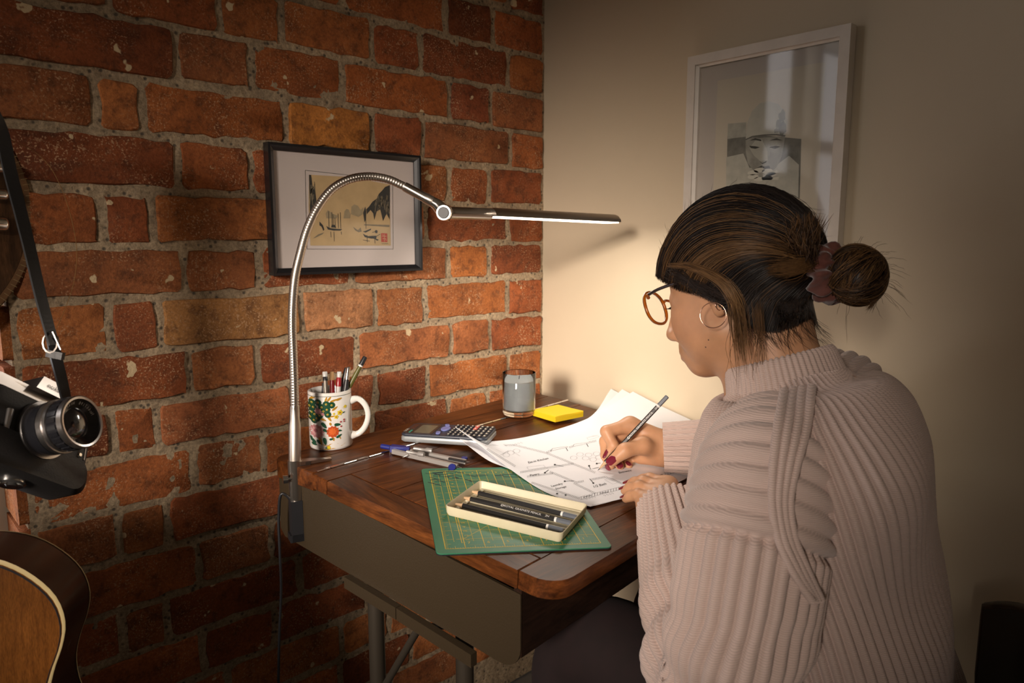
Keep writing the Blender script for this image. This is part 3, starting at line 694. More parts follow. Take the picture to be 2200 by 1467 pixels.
def shift_cols(d0, d5, dh):
    out = []
    for i, c in enumerate(COLS):
        col = []
        for j, p in enumerate(c):
            dx = d0[0] if i == 0 and j < 2 else 0; dy = d0[1] if i == 0 and j < 2 else 0
            if p[2] == 'wall': col.append((p[0] + d5[0], p[1] + d5[1], 'wall', p[3] + dh))
            else: col.append((p[0] + dx, p[1] + dy, max(.0006, (p[2] * (.45 if i == 0 and j < 2 else 1)) - dh)))
        out.append(col)
    return out
SHEETS = []
for nm, cols, lab in (('paper_sheet', COLS, 'topmost drawing sheet with printed floor plan and curled corners'),
                      ('paper_sheet', shift_cols((10, 26), (24, 1), .0012), 'second drawing sheet, corner peeking out below the top floor plan'),
                      ('paper_sheet', shift_cols((20, 34), (47, 6), .0023), 'lowest drawing sheet of the stack, lying on the desk lid')):
    G = sheet_surface(cols); m, dn = sheet_mesh(G, .0004)
    o = obj(nm, m, M_WHITEPAPER, smooth=60, at=G[24, 20]); tag(o, lab, 'paper', 'drawing sheets on the desk'); SHEETS.append((o, G, dn))
# the floor plan, printed on the top sheet
topsheet, G, dn = SHEETS[0]
Gf = np.array([smooth_path(G[:, j], 140) for j in range(G.shape[1])]).transpose(1, 0, 2)
Gf = np.array([smooth_path(Gf[i], 120) for i in range(140)]); D_ = np.cross(np.gradient(Gf, axis=0), np.gradient(Gf, axis=1)); D_ /= np.linalg.norm(D_, axis=2)[..., None]
if D_[70, 60, 2] < 0: D_ = -D_
Cc = (Gf - CAM) @ RW; PXg = np.stack([Cc[..., 0] / Cc[..., 2] * FPX + CX, Cc[..., 1] / Cc[..., 2] * FPX + CY], -1)
def on_sheet(px, py, h=.0004):
    d = ((PXg - np.array([px, py])) ** 2).sum(-1); i, j = np.unravel_index(d.argmin(), d.shape)
    return onplane(px, py, Gf[i, j] + D_[i, j] * h, D_[i, j])
def cz(x, y): return np.array([960 + x / 4.074, 820 + y / 4.074])
def pline(mbx, pts, w):
    P = [cz(*p) for p in pts]; Q = [P[0]]
    for a, b in zip(P[:-1], P[1:]):
        k = max(1, int(np.linalg.norm(b - a) / 7))
        for i in range(1, k + 1): Q.append(a + (b - a) * i / k)
    W = np.array([on_sheet(*q) for q in Q]); t = np.gradient(W, axis=0); sN = np.cross(t, NL); sN /= np.linalg.norm(sN, axis=1)[:, None] + 1e-9
    n = len(W); mbx.add(np.concatenate([W + sN * w / 2, W - sN * w / 2]), [(i, i + 1, n + i + 1, n + i) for i in range(n - 1)])
plan = MB(); faint = MB()
def hatch(a, b, gap=9, w=.00034, step=13, m=plan):
    a = np.array(a, float); b = np.array(b, float); d = unit(b - a); n_ = np.array([-d[1], d[0]]) * gap * np.array([.9, .9])
    pline(m, [a - n_, b - n_], w); pline(m, [a + n_, b + n_], w)
    Ln = np.linalg.norm(b - a); k = int(Ln / step)
    for i in range(k):
        c = a + d * (i + .5) * Ln / k; pline(m, [c - n_ * .9 + d * 3, c + n_ * .9 - d * 3], w)
for a, b in (((335, 552), (600, 555)), ((600, 555), (870, 622)), ((870, 622), (915, 600)), ((1070, 575), (1100, 565)), ((1240, 530), (1310, 515)), ((870, 622), (1300, 795)), ((640, 792), (1110, 715)), ((350, 585), (600, 740)), ((740, 880), (1165, 1022)), ((700, 830), (930, 800)), ((900, 785), (1130, 880)), ((1110, 885), (1300, 978)), ((1130, 880), (1200, 868)), ((1265, 855), (1385, 832)), ((1385, 832), (1540, 892))):
    hatch(a, b, 7)
for a, b in (((1165, 1020), (1540, 925)), ((1900, 810), (2180, 735)), ((1590, 300), (1650, 312)), ((1735, 370), (1900, 440)), ((1880, 720), (2060, 770))): hatch(a, b, 13, .00045, 24)
for a, b in (((910, 605), (1058, 572)), ((1100, 568), (1238, 538))): pline(plan, [a, (a[0] + 15, a[1] - 22), (b[0] - 5, b[1] - 8), b, a], .0006)
for ln in (((945, 725), (1020, 740)), ((855, 797), (890, 770)), ((1030, 870), (1112, 866)), ((1250, 848), (1282, 885)), ((1243, 735), (1258, 765), (1330, 748)), ((1310, 715), (1345, 710)), ((1345, 975), (1415, 962)), ((1195, 1010), (1265, 993)), ((1800, 838), (1890, 808)), ((1660, 330), (1700, 350)), ((500, 555), (525, 562)), ((1042, 575), (1058, 605)), ((1222, 540), (1238, 568))): pline(plan, ln, .0012)
for c in ((945, 725), (858, 795), (1032, 870), (1282, 886), (1245, 735), (1312, 715), (1040, 990), (965, 978)):
    P = [on_sheet(*cz(c[0] + 9 * math.cos(2 * PI * k / 8), c[1] + 7 * math.sin(2 * PI * k / 8)), .0005) for k in range(8)]; plan.add(P, [tuple(range(8))])
pline(plan, [(1520, 165), (1615, 185), (1590, 235), (1520, 165)], .0006); pline(plan, [(1500, 150), (1530, 180), (1510, 178), (1540, 150)], .0009); pline(plan, [(1600, 195), (1622, 185), (1605, 215), (1625, 205)], .0008)
for r in (((700, 745), (845, 728), (862, 748), (715, 768)), ((1380, 855), (1440, 842), (1510, 880), (1450, 895)), ((1225, 490), (1310, 465), (1335, 480), (1240, 510)), ((1270, 480), (1330, 470))): pline(faint, list(r) + [r[0]], .0005)
for cx_, cy_ in ((1110, 665), (1165, 635), (1215, 668), (1280, 680), (1240, 640), (1310, 630), (1330, 660), (560, 620), (610, 605), (520, 640)): pline(faint, [(cx_ + 30 * math.cos(a), cy_ + 17 * math.sin(a)) for a in np.linspace(0, 2 * PI, 14)], .0005)
pline(faint, [(430, 590), (500, 625), (560, 600), (640, 650)], .0005); pline(faint, [(470, 640), (540, 600)], .0005)
pline(plan, [(1270, 1080), (1520, 1030), (1800, 960)], .0005)
for x, y in ((1210, 1025), (1370, 995), (1920, 805), (570, 552)): 
    for i in range(8): pline(faint, [(x + i * 12, y - i * 3), (x + i * 12 + 7, y - i * 3 + (8 if i % 2 else -6))], .0006)
def sheet_text(mbx, s, x, y, x2, y2, size):
    V, F = text2d(s, 1.0); c = cz(x, y); e = unit(cz(x2, y2) - c); up_ = np.array([e[1] * .55 - .25, -.92 * abs(e[0]) * .8])
    w = V[:, 0].max() - V[:, 0].min(); k = size / 4.074
    P = [on_sheet(*(c + e * v[0] * k + up_ * v[1] * k), .0005) for v in V]; mbx.add(P, F)
txt = MB()
sheet_text(txt, 'Eat-in Kitchen', 800, 688, 890, 668, 32); sheet_text(txt, 'Pantry', 768, 812, 830, 800, 32); sheet_text(txt, 'Laundry', 962, 902, 1030, 885, 32); sheet_text(txt, 'Storage', 998, 926, 1064, 910, 32)
sheet_text(txt, '1/2 Bath', 1338, 905, 1400, 889, 36); sheet_text(txt, 'Entrance', 1560, 785, 1620, 772, 32)
tag(obj('plan_lines', plan, M_INK, topsheet), kind='stuff'); M_GREYINK = mat('grey_ink', (.38, .38, .4), .8)
tag(obj('plan_furniture', faint, M_GREYINK, topsheet), kind='stuff'); tag(obj('plan_lettering', txt, M_INK, topsheet), kind='stuff')

# ---- cutting mat
M_MATGREEN = mat('green_vinyl', (.028, .165, .085), .45, var=.08, vscale=20, bump=.1, bscale=900); M_MATYEL = mat('yellow_print', (.62, .42, .03), .5)
mo_ = L(938, 1195); ma = unit(L(1313, 1180) - mo_); mbv = np.cross(NL, ma)
if mbv @ (L(935, 1012) - mo_) < 0: mbv = -mbv
MWID, MLEN = .224, .288
MM_ = frame(mo_, ma, mbv, NL)
cm = obj('cutting_mat', MB().prism(rrect(MWID, MLEN, .007, 4, MWID / 2, MLEN / 2), .0002, .0030, MM_, .0003), M_MATGREEN, at=mo_)
tag(cm, 'green cutting mat with yellow inch grid overhanging the desk lid', 'cutting mat')
obj('mat_underside', MB().prism(rrect(MWID + .0004, MLEN + .0004, .007, 4, MWID / 2, MLEN / 2), .0000, .0017, MM_), M_BLACKPLASTIC, cm)
gl_ = MB(); Z = .00312
def gline(x0, y0, x1, y1, w): gl_.add(strokes([[(x0, y0), (x1, y1)]], MM_, Z, w).v, [(2, 3, 1, 0)])
x0, x1, y0, y1 = .012, MWID - .012, .012, MLEN - .012; inch = (x1 - x0) / 8.0
for a in ((x0, y0, x1, y0), (x1, y0, x1, y1), (x1, y1, x0, y1), (x0, y1, x0, y0)): gline(*a, .0011)
for i in range(1, 8): gline(x0 + i * inch, y0, x0 + i * inch, y1, .0010)
for i in range(1, 16): gline(x0 + (i - .5) * inch, y0 + .018, x0 + (i - .5) * inch, y1 - .012, .0005) if i < 9 else None
for i in range(1, 11): gline(x0 + .016, y0 + i * inch, x1, y0 + i * inch, .0006)
for i in range(0, 21): gline(x0 + .030, y0 + (i * .5 + .33) * inch, x1, y0 + (i * .5 + .33) * inch, .00022)
for i in range(64): gline(x0 + i * inch / 8, y0, x0 + i * inch / 8, y0 + (.006 if i % 4 == 0 else .0025), .0005)
for i in range(84): gline(x0, y0 + i * inch / 8, x0 + (.013 if i % 8 == 0 else .008 if i % 4 == 0 else .004), y0 + i * inch / 8, .0005)
gline(x0 + .022, y0 + .014, x0 + .022, y1 - .006, .0009); gline(x0 + .022, y1 - .006, x1, y1 - .006, .0007)
gline(x0 + inch, y0 + inch * 1.0, x0 + inch * 3.5, y0 + inch * 3.5, .0006)
for i in range(20): gline(x0 + .022, y0 + .016 + i * .0125, x0 + .027, y0 + .016 + i * .0125, .0004)
tag(obj('grid_lines', gl_, M_MATYEL, cm), kind='stuff')
nm_ = MB()
for i in range(1, 8):
    V, F = text2d(str(8 - i), .008); nm_.add(xf(MM_, [(x0 + i * inch + .006 + v[0], y0 + .0145 + v[1], Z) for v in V]), F)
for i in range(1, 20):
    V, F = text2d(str(i % 10), .007); nm_.add(xf(MM_, [(x0 + .0305 - v[1], y0 + .010 + i * .0125 + v[0], Z) for v in V]), F)
for i in range(1, 14):
    V, F = text2d(str(i % 10), .007); nm_.add(xf(MM_, [(x0 + .03 + i * .0125 - v[0], y1 - .010 - v[1], Z) for v in V]), F)
tag(obj('numerals', nm_, M_MATYEL, cm), kind='stuff')
sc_ = random.Random(11); st = MB()
for _ in range(26):
    x = sc_.uniform(.004, .07); y = MLEN - sc_.uniform(.006, .06); a = sc_.uniform(-.9, .3); ln = sc_.uniform(.006, .03)
    st.add(strokes([[(x, y), (x + ln * math.cos(a), y + ln * math.sin(a) + sc_.uniform(-.002, .002))]], MM_, Z + .0001, sc_.uniform(.0006, .0022)).v, [(2, 3, 1, 0)])
for _ in range(12):
    x = sc_.uniform(.08, .19); y = MLEN - sc_.uniform(.006, .05); st.add(strokes([[(x, y), (x + sc_.uniform(.01, .03), y - sc_.uniform(.0, .008))]], MM_, Z + .0001, sc_.uniform(.0008, .0025)).v, [(2, 3, 1, 0)])
tag(obj('ink_marks', st, M_INK, cm), kind='stuff')

# ---- pencils
M_PENCIL = mat('black_pencil_lacquer', (.014, .013, .013), .38, bump=.05, bscale=300); M_BANDW = mat('white_band', (.75, .74, .7), .4); M_PGREY = mat('slate_grey_lacquer', (.13, .145, .17), .3, coat=.4)
M_PWOOD = mat('pencil_cedar', (.52, .35, .20), .6, var=.15, vscale=120); M_LEAD = mat('graphite', (.04, .04, .045), .35); M_LETTER = mat('silver_print', (.72, .70, .66), .4)
def hexrod(p, q, r0, r1, face, n=6):
    d = unit(q - p); f = unit(face - (face @ d) * d); s_ = np.cross(d, f); V = []
    for P_, rr in ((p, r0), (q, r1)):
        for k in range(n): a = PI / n + 2 * PI * k / n; V.append(P_ + rr * (math.cos(a) * f + math.sin(a) * s_))
    return V, [(k, (k + 1) % n, n + (k + 1) % n, n + k) for k in range(n)] + [tuple(range(n))[::-1], tuple(range(n, 2 * n))]
def pencil(name, label, tip, end, r, face, text=None, grp=None, toff=(.42, .68), tsize=.0058, flip=1, dark=M_PENCIL):
    tip = np.asarray(tip); end = np.asarray(end); ax = unit(end - tip); Ln = np.linalg.norm(end - tip); face = np.asarray(face, float)
    t = thing(name, label, 'pencil', (tip + end) / 2, grp)
    cone = tip + ax * .019; b0 = end - ax * .0235; b1 = end - ax * .0205
    obj('barrel', hexrod(cone, b0, r, r, face), dark, t); obj('band', hexrod(b0, b1, r * 1.015, r * 1.015, face, 12), M_BANDW, t, smooth=50)
    obj('grey_end', MB().add(*hexrod(b1, end - ax * .0012, r, r, face)).add(*hexrod(end - ax * .0012, end, r, r * .75, face)), M_PGREY, t)
    cn = obj('sharpened_cone', hexrod(tip + ax * .005, cone, r * .27, r * .98, face, 12), M_PWOOD, t, smooth=50)
    obj('lead', hexrod(tip, tip + ax * .0055, r * .06, r * .29, face, 8), M_LEAD, cn, smooth=50)
    if text:
        f = unit(face - (face @ ax) * ax); up_ = np.cross(f, ax) * flip; ex = ax * flip
        apo = r * math.cos(PI / 6) + .00012; m_ = MB()
        for s_, at_, size in text:
            V, F = text2d(s_, size); c = tip + ax * Ln * at_ + f * apo
            m_.add([c + ex * v[0] + up_ * v[1] for v in V], F)
        if 'emb':
            c = tip + ax * Ln * toff[0] + f * apo
            for k in range(10):
                a = 2 * PI * k / 10; a2 = 2 * PI * (k + 1) / 10
                m_.add([c + ex * rr * math.cos(b) + up_ * rr * math.sin(b) for rr, b in ((.0013, a), (.0021, a), (.0021, a2), (.0013, a2))], [(0, 1, 2, 3)])
        tag(obj('lettering', m_, M_LETTER, t), kind='stuff')
    return t
RP = .0036
# ---- pencil tin
M_TIN = mat('cream_plastic', (.58, .52, .36), .42, var=.05, vscale=30)
TZ = .0034; RIM = .0135
t0, t1, t2, t3 = [L(x, y, TZ + RIM) for x, y in ((952, 1083), (1205, 1150), (1266, 1081), (1033, 1035))]
tcn = (t0 + t1 + t2 + t3) / 4; tax = unit((t1 - t0) + (t2 - t3)); tay = np.cross(NL, tax); TLn = (np.linalg.norm(t1 - t0) + np.linalg.norm(t2 - t3)) / 2; TWd = abs(((t3 - t0) + (t2 - t1)) @ tay) / 2
tor = tcn - NL * RIM; MTin = frame(tor, tax, tay, NL)
tin = thing('pencil_tray', 'cream plastic pencil tray with ribbed floor on the cutting mat', 'tray', tor)
def loop(w, h, r, z): return [(x, y, z) for x, y in rrect(w, h, r, 5)]
lv = [loop(TLn - .006, TWd - .006, .005, 0), loop(TLn - .002, TWd - .002, .006, .004), loop(TLn, TWd, .007, RIM), loop(TLn - .0016, TWd - .0016, .0062, RIM + .0006), loop(TLn - .0040, TWd - .0040, .005, RIM - .001), loop(TLn - .0075, TWd - .0075, .004, .0022)]
V = [p for l_ in lv for p in l_]; n = len(lv[0]); F = [(l_ * n + k, l_ * n + (k + 1) % n, (l_ + 1) * n + (k + 1) % n, (l_ + 1) * n + k) for l_ in range(len(lv) - 1) for k in range(n)] + [tuple(range(n))[::-1], tuple(range((len(lv) - 1) * n, len(lv) * n))]
obj('shell', (xf(MTin, V), F), M_TIN, tin, smooth=50)
wr = TWd - .012
for k in range(7):
    y = -wr / 2 + wr * k / 6
    obj('rib', MB().tube(xf(MTin, [(-TLn / 2 + .006, y, .0022), (TLn / 2 - .006, y, .0022)]), .0019, 8), M_TIN, tin, smooth=60)
for k in range(6):
    y = -wr / 2 + wr * (k + .5) / 6
    obj('rest', MB().tube(xf(MTin, [(-TLn / 2 + .012, y - .005, .003), (-TLn / 2 + .012, y, .0045), (-TLn / 2 + .012, y + .005, .003)]), .0014, 6), M_TIN, tin, smooth=60)
hp = TZ + .0064
TXT = [('ROYAL GRAPHITE PENCIL', .585, .0049), ('2H', .80, .0049)]
fdir = unit(NL * .8 + (CAM - tcn) / np.linalg.norm(CAM - tcn) * .6)
for (xa, ya, xb, yb), lab, tx in (((1004, 1053, 1240, 1112), 'black graphite pencil lying at the far side of the pencil tray', None), ((986, 1066, 1227, 1124), 'black graphite pencil lettered in silver, middle of the tray', TXT), ((969, 1080, 1210, 1140), 'black graphite pencil nearest the front wall of the tray', None)):
    pencil('graphite_pencil', lab, L(xa, ya, hp), L(xb, yb, hp), RP, fdir, tx, 'pencils in the tray', toff=(.405, 0))
# the pencil being written with
ptip = L(1284, 1011, .0045); pend = atd(1434, 851, 1.178)
HANDPENCIL = pencil('graphite_pencil', 'black graphite pencil held in the writing hand, point on the plan', ptip, pend, RP, unit(CAM - (ptip + pend) / 2), [('ROYAL GRAPHITE PENCIL', .625, .0047), ('2H', .84, .0047)], toff=(.445, 0))

# ---- sticky notes
M_STICKY = mat('yellow_paper', (.80, .56, .012), .6)
s_ = [T(x, y, .0115) for x, y in ((1149, 878), (1189, 897), (1251, 884), (1198, 869))]
scn = sum(s_) / 4; sx_ = unit((s_[2] - s_[1]) + (s_[3] - s_[0])); sy_ = np.cross(UP, sx_); sw = .076
sn = thing('sticky_note_pad', 'yellow sticky note pad beside the glass candle', 'note pad', scn - UP * .0115)
rr_ = random.Random(3)
for k in range(8):
    a = rr_.uniform(-.012, .012); e1 = sx_ * math.cos(a) + sy_ * math.sin(a); e2 = np.cross(UP, e1)
    G_ = []
    for i in range(7):
        row = []
        for j in range(7):
            x = (i / 6 - .5) * sw; y = (j / 6 - .5) * sw; curl = .0016 * (k / 7) * max(0, -(y / sw)) ** 1.0 * (1 + math.sin(i * 1.1)) * .8
            row.append(scn - UP * .0115 + e1 * x + e2 * y + UP * (.0003 + (k + 1) * .0014 + curl))
        G_.append(row)
    m_, _d = sheet_mesh(np.array(G_), .00135); obj('note', m_, M_STICKY, sn)

# ---- candle in a glass
gcn = T(1115, 891) ; GR = .0345; GHt = .088
can = thing('glass_candle', 'grey wax candle in a clear glass tumbler by the wall', 'candle', gcn)
M_GLASS = mat('clear_glass', (1, 1, 1), .02, trans=1.0, ior=1.45); M_WAX = mat('grey_wax', (.30, .335, .34), .45, sss=0)
MC_ = frame(gcn + UP * .0006, (1, 0, 0), (0, 1, 0), (0, 0, 1))
obj('tumbler', MB().lathe([(.0005, 0), (GR - .006, 0), (GR - .003, .002), (GR - .001, .006), (GR, GHt), (GR - .0008, GHt + .0008), (GR - .0018, GHt), (GR - .0028, .012), (GR - .006, .010), (.0005, .010)], 48, MC_, caps=False), M_GLASS, can, smooth=50)
obj('wax', MB().lathe([(.0005, .0115), (GR - .008, .0115), (GR - .0034, .0145), (GR - .0026, GHt * .80), (GR - .004, GHt * .795), (.001, GHt * .785)], 40, MC_, caps=False), M_WAX, can, smooth=50)
obj('wick', MB().tube(xf(MC_, [(0, 0, GHt * .78), (.0006, 0, GHt * .82), (.002, .0005, GHt * .845)]), .0007, 6), M_INK, can)

# ---- calculator
M_CALC = mat('navy_calculator_plastic', (.020, .026, .042), .42); M_CALCSIDE = mat('silver_plastic', (.30, .32, .33), .35, .3); M_KEY = mat('dark_key', (.02, .02, .024), .5); M_KEYLEG = mat('key_legend', (.62, .58, .48), .5)
M_LCD = mat('lcd', (.115, .11, .075), .18); M_KEYBLUE = mat('blue_key', (.16, .18, .42), .4); M_KEYRED = mat('red_key', (.55, .10, .08), .45)
cb = [T(x, y, .0165) for x, y in ((886, 907), (870, 931), (1052, 940), (1057, 918))]
ccn = sum(cb) / 4; cax = unit((cb[2] - cb[1]) + (cb[3] - cb[0])); cay = np.cross(UP, cax); CLn = .160; CWd = .080
ccn = ccn * np.array([1, 1, 0]) + UP * .7615; MCa = frame(ccn, cax, cay, UP)
cal_ = thing('calculator', 'dark scientific calculator with blue keypad ring at the back of the desk', 'calculator', ccn)
obj('case', MB().prism(rrect(CLn, CWd, .010, 5), 0.0, .0100, MCa, .002), M_CALCSIDE, cal_, smooth=40)
obj('face', MB().prism(rrect(CLn - .001, CWd - .001, .010, 5), .0100, .0145, MCa, .0015), M_CALC, cal_, smooth=40)
obj('bezel', MB().prism(rrect(.052, .066, .004, 4, -.049, 0), .0145, .0151, MCa), mat('bezel_black', (.02, .017, .016), .25), cal_)
obj('display', MB().prism(rrect(.030, .052, .001, 2, -.043, -.002), .0151, .0154, MCa), M_LCD, cal_)
obj('solar_cell', MB().prism(rrect(.010, .030, .001, 2, -.069, .012), .0151, .0154, MCa), mat('solar_brown', (.05, .018, .014), .25), cal_)
obj('badge', MB().prism(rrect(.003, .016, .0005, 1, -.0655, -.022), .0151, .0155, MCa), mat('teal_badge', (.02, .28, .20), .4), cal_)
V, F = text2d('CASIO', .0072); obj('brand_lettering', MB().add(xf(MCa, [(-.0755 - v[1], -.016 + v[0], .0153) for v in V]), F), M_KEYLEG, cal_)
obj('cursor_pad', MB().prism(circ(-.008, .004, .0085, .0135, 24), .0145, .0172, MCa, .0006), M_KEYBLUE, cal_, smooth=40)
for x, y in ((-.011, .026), (-.0135, .031), (-.014, -.021), (-.0125, -.028)): obj('round_key', MB().prism(circ(x, y, .0042, n=14), .0145, .0168, MCa, .0005), M_KEYBLUE, cal_, smooth=40)
for c in range(8):
    for r in range(6 if c < 4 else 5):
        x = .0075 + c * .0094; y = (-.031 + r * .0124) if c < 4 else (-.030 + r * .015)
        w_, h_ = (.0058, .0086) if c < 4 else (.0072, .0112)
        red = c in (4,) and r in (3, 4)
        k_ = obj('key', MB().prism(rrect(w_, h_, .0012, 2, x, y), .0145, .0168, MCa, .0004), M_KEYRED if red else M_KEY, cal_)
        obj('legend', MB().prism(rrect(w_ * .42, h_ * .55, .0003, 1, x, y), .0168, .01695, MCa), M_KEYLEG, k_)

# ---- pair of compasses
M_ALLOY = mat('grey_alloy', (.40, .38, .36), .42, .55); M_BLUEP = mat('blue_plastic', (.012, .018, .16), .4)
hz = .006
comp = thing('drawing_compass', 'silver drawing compass with blue grip lying on the desk lid', 'compass', L(900, 980))
def cpx(x, y, h=hz): return L(800 + x / 10, 940 + y / 10, h)
def bar(a, b, w, hgt, m, nm, par=comp, w2=None):
    d = unit(b - a); s2 = np.cross(NL, d); w2 = w2 or w
    P = [a - s2 * w, b - s2 * w2, b + s2 * w2, a + s2 * w]
    return obj(nm, MB().hexa([p - NL * hgt for p in P] + [p + NL * hgt for p in P]), m, par)
ha = cpx(185, 180, .008); hb_ = cpx(390, 215, .008)
obj('grip', MB().tube([ha, ha + (hb_ - ha) * .06, hb_], [.0030, .0042, .0042], 12), M_BLUEP, comp, smooth=40)
g1 = cpx(400, 225, .008); g2_ = cpx(800, 265, .008); bar(g1, g2_, .0062, .0052, M_BLUEP, 'blue_yoke', w2=.0035)
for (x0_, y0_, x1_, y1_, nm) in ((440, 290, 1830, 620, 0), (830, 290, 2010, 520, 1)):
    leg = bar(cpx(x0_, y0_), cpx(x1_, y1_), .0034, .0036, M_ALLOY, 'compass_leg', w2=.0025)
    if nm == 0:
        kn_ = cpx(1710, 640, .006); obj('wheel', MB().lathe([(.0055, -.0022), (.0062, 0), (.0055, .0022)], 18, frame(kn_, *basis(unit(CAM - kn_) * .7 + NL * .3))), M_BLUEP, leg, smooth=40)
        bar(cpx(1830, 628), cpx(1925, 658), .0006, .0006, M_CHROME, 'needle', leg)
    else:
        kn_ = cpx(1980, 445, .008); obj('wheel', MB().lathe([(.0048, -.002), (.0054, 0), (.0048, .002)], 18, frame(kn_, *basis(NL))), M_BLUEP, leg, smooth=40)
        bar(cpx(2010, 518), cpx(2090, 530), .0006, .0006, M_CHROME, 'needle', leg); bar(cpx(1640, 450, .0085), cpx(1990, 515, .0085), .0018, .0016, M_BLACKPLASTIC, 'slot', leg)
obj('spreader_screw', MB().tube([cpx(640, 435, .006), cpx(760, 380, .008), cpx(900, 270, .009)], .0011, 8), M_CHROME, comp, smooth=60)
for a, b in (((740, 300), (1110, 370)), ((890, 230), (1285, 285))):
    obj('lock_lever', MB().tube([cpx(*a, .0125), cpx(a[0] + (b[0] - a[0]) * .35, a[1] + (b[1] - a[1]) * .35, .0122), cpx(a[0] + (b[0] - a[0]) * .6, a[1] + (b[1] - a[1]) * .6, .0122), cpx(a[0] + (b[0] - a[0]) * .7, a[1] + (b[1] - a[1]) * .7, .0125), cpx(*b, .0125)], [.0030, .0026, .0024, .0044, .0042], 10), M_ALLOY, comp, smooth=50)

# ---- mug of pens
mgc = T(712, 957); MR = .0368; MH = .1005
mug = thing('mug', 'white porcelain mug painted with peonies and peacock feathers, holding pens', 'mug', mgc)
M_CHINA = mat('white_porcelain', (.72, .70, .66), .12, coat=.5)
tocam = unit((CAM - mgc) * np.array([1, 1, 0])); mright = np.cross(UP, tocam); mright = mright if mright @ camvec(1, 0, 0) > 0 else -mright
MMg = frame(mgc + UP * .0006, mright, np.cross(UP, mright), UP)
obj('cup', MB().lathe([(.001, .002), (MR - .006, .002), (MR - .004, 0), (MR - .001, .0015), (MR, .005), (MR, MH - .001), (MR - .001, MH), (MR - .0025, MH), (MR - .0035, MH - .002), (MR - .0035, .008), (MR - .008, .005), (.001, .005)], 56, MMg, caps=False), M_CHINA, mug, smooth=50)
hp_ = smooth_path([(MR - .002, 0, .080), (MR + .012, 0, .083), (MR + .0245, -.0, .071), (MR + .0285, 0, .052), (MR + .022, 0, .032), (MR + .011, 0, .021), (MR - .002, 0, .018)], 30)
ha_ = math.radians(-12); hp_ = hp_ @ np.array([[math.cos(ha_), math.sin(ha_), 0], [-math.sin(ha_), math.cos(ha_), 0], [0, 0, 1]])
hnd = obj('handle', MB().tube(xf(MMg, hp_), np.interp(np.arange(30), [0, 4, 15, 26, 29], [.0075, .0052, .0048, .0055, .0085]), 14), M_CHINA, mug, smooth=60)
def mcyl(x, y, h=.0003):   # enlarged-view coordinates on the cup wall
    s_ = max(-.995, min(.995, (x - 432) / 277)); a = math.asin(s_); z = (1322 - 26 * (math.cos(a) - .3) - y) / 760 * MH + .003
    return ((MR + h) * math.sin(a), -(MR + h) * math.cos(a), z)
def deco(name, shapes, col, h):
    m_ = MB()
    for sh in shapes:
        c = np.mean(sh, axis=0); P = [mcyl(*c, h)] + [mcyl(x, y, h) for x, y in sh]; n_ = len(sh)
        m_.add(xf(MMg, P), [(0, 1 + k, 1 + (k + 1) % n_) for k in range(n_)])
    return tag(obj(name, m_, mat(name + '_enamel', col, .25), mug), kind='stuff')
def bloom(cx_, cy_, r, petals=9, depth=.28, n=54, ph=0): return [(cx_ + r * (1 - depth * abs(math.sin(petals * t / 2 + ph))) * math.cos(t), cy_ + r * (1 - depth * abs(math.sin(petals * t / 2 + ph))) * math.sin(t)) for t in np.linspace(0, 2 * PI, n)[:-1]]
def leaf(cx_, cy_, l_, w_, a): return [(cx_ + l_ * math.cos(t) * math.cos(a) - w_ * math.sin(t) * (1 - .3 * math.cos(t)) * math.sin(a), cy_ + l_ * math.cos(t) * math.sin(a) + w_ * math.sin(t) * (1 - .3 * math.cos(t)) * math.cos(a)) for t in np.linspace(0, 2 * PI, 16)[:-1]]
feath = [(285, 690), (385, 708), (452, 722), (330, 748), (392, 778), (400, 842), (210, 700), (225, 760), (205, 830), (265, 900), (180, 760), (185, 900), (240, 850), (300, 860), (350, 800), (230, 930)]
deco('gilt_leaves', [leaf(385, 645, 36, 12, -1.2), leaf(425, 640, 40, 13, -.9), leaf(480, 665, 50, 13, -.3), leaf(545, 655, 40, 15, -.25), leaf(490, 770, 44, 14, -.6), leaf(200, 650, 36, 12, -1.0), leaf(225, 640, 30, 10, -.5), leaf(420, 900, 40, 15, 1.0), leaf(330, 905, 55, 16, .4), leaf(460, 870, 50, 9, -.1), leaf(430, 970, 22, 14, 1.3), leaf(460, 1170, 26, 14, 1.3), leaf(545, 1165, 20, 7, 1.2), leaf(300, 1190, 60, 16, 1.3), (lambda: [(185, 1235), (260, 1262), (330, 1240), (430, 1228), (520, 1235), (610, 1250), (560, 1275), (470, 1295), (380, 1310), (280, 1300), (200, 1275)])()], (.42, .22, .025), .0003)
deco('peacock_feathers', [bloom(x, y, 46, 12, .12, 26) for x, y in feath], (.012, .060, .030), .0005)
deco('green_leaves', [leaf(350, 985, 48, 22, .9), leaf(370, 1055, 44, 18, .5), leaf(515, 985, 40, 20, .1), leaf(545, 1068, 24, 12, .3), leaf(530, 1138, 40, 16, -.5), leaf(435, 1168, 26, 14, -.2), leaf(355, 1195, 50, 22, 1.4), leaf(280, 1210, 34, 18, .9), leaf(215, 1205, 40, 20, .5), leaf(600, 840, 15, 8, -.4), leaf(225, 1245, 34, 20, .2), leaf(380, 1285, 26, 12, .3), leaf(190, 1180, 26, 16, 1.2)], (.015, .075, .040), .0006)
deco('feather_eyes', [circ(x, y, 13, n=12) for x, y in feath], (.55, .40, .06), .0008)
deco('feather_pupils', [circ(x + 2, y + 2, 6, n=8) for x, y in feath], (.02, .03, .03), .0010)
deco('pink_peony', [bloom(258, 1072, 98, 13, .2), bloom(285, 805, 48, 8, .3), bloom(338, 838, 26, 6, .3)], (.52, .23, .24), .0008)
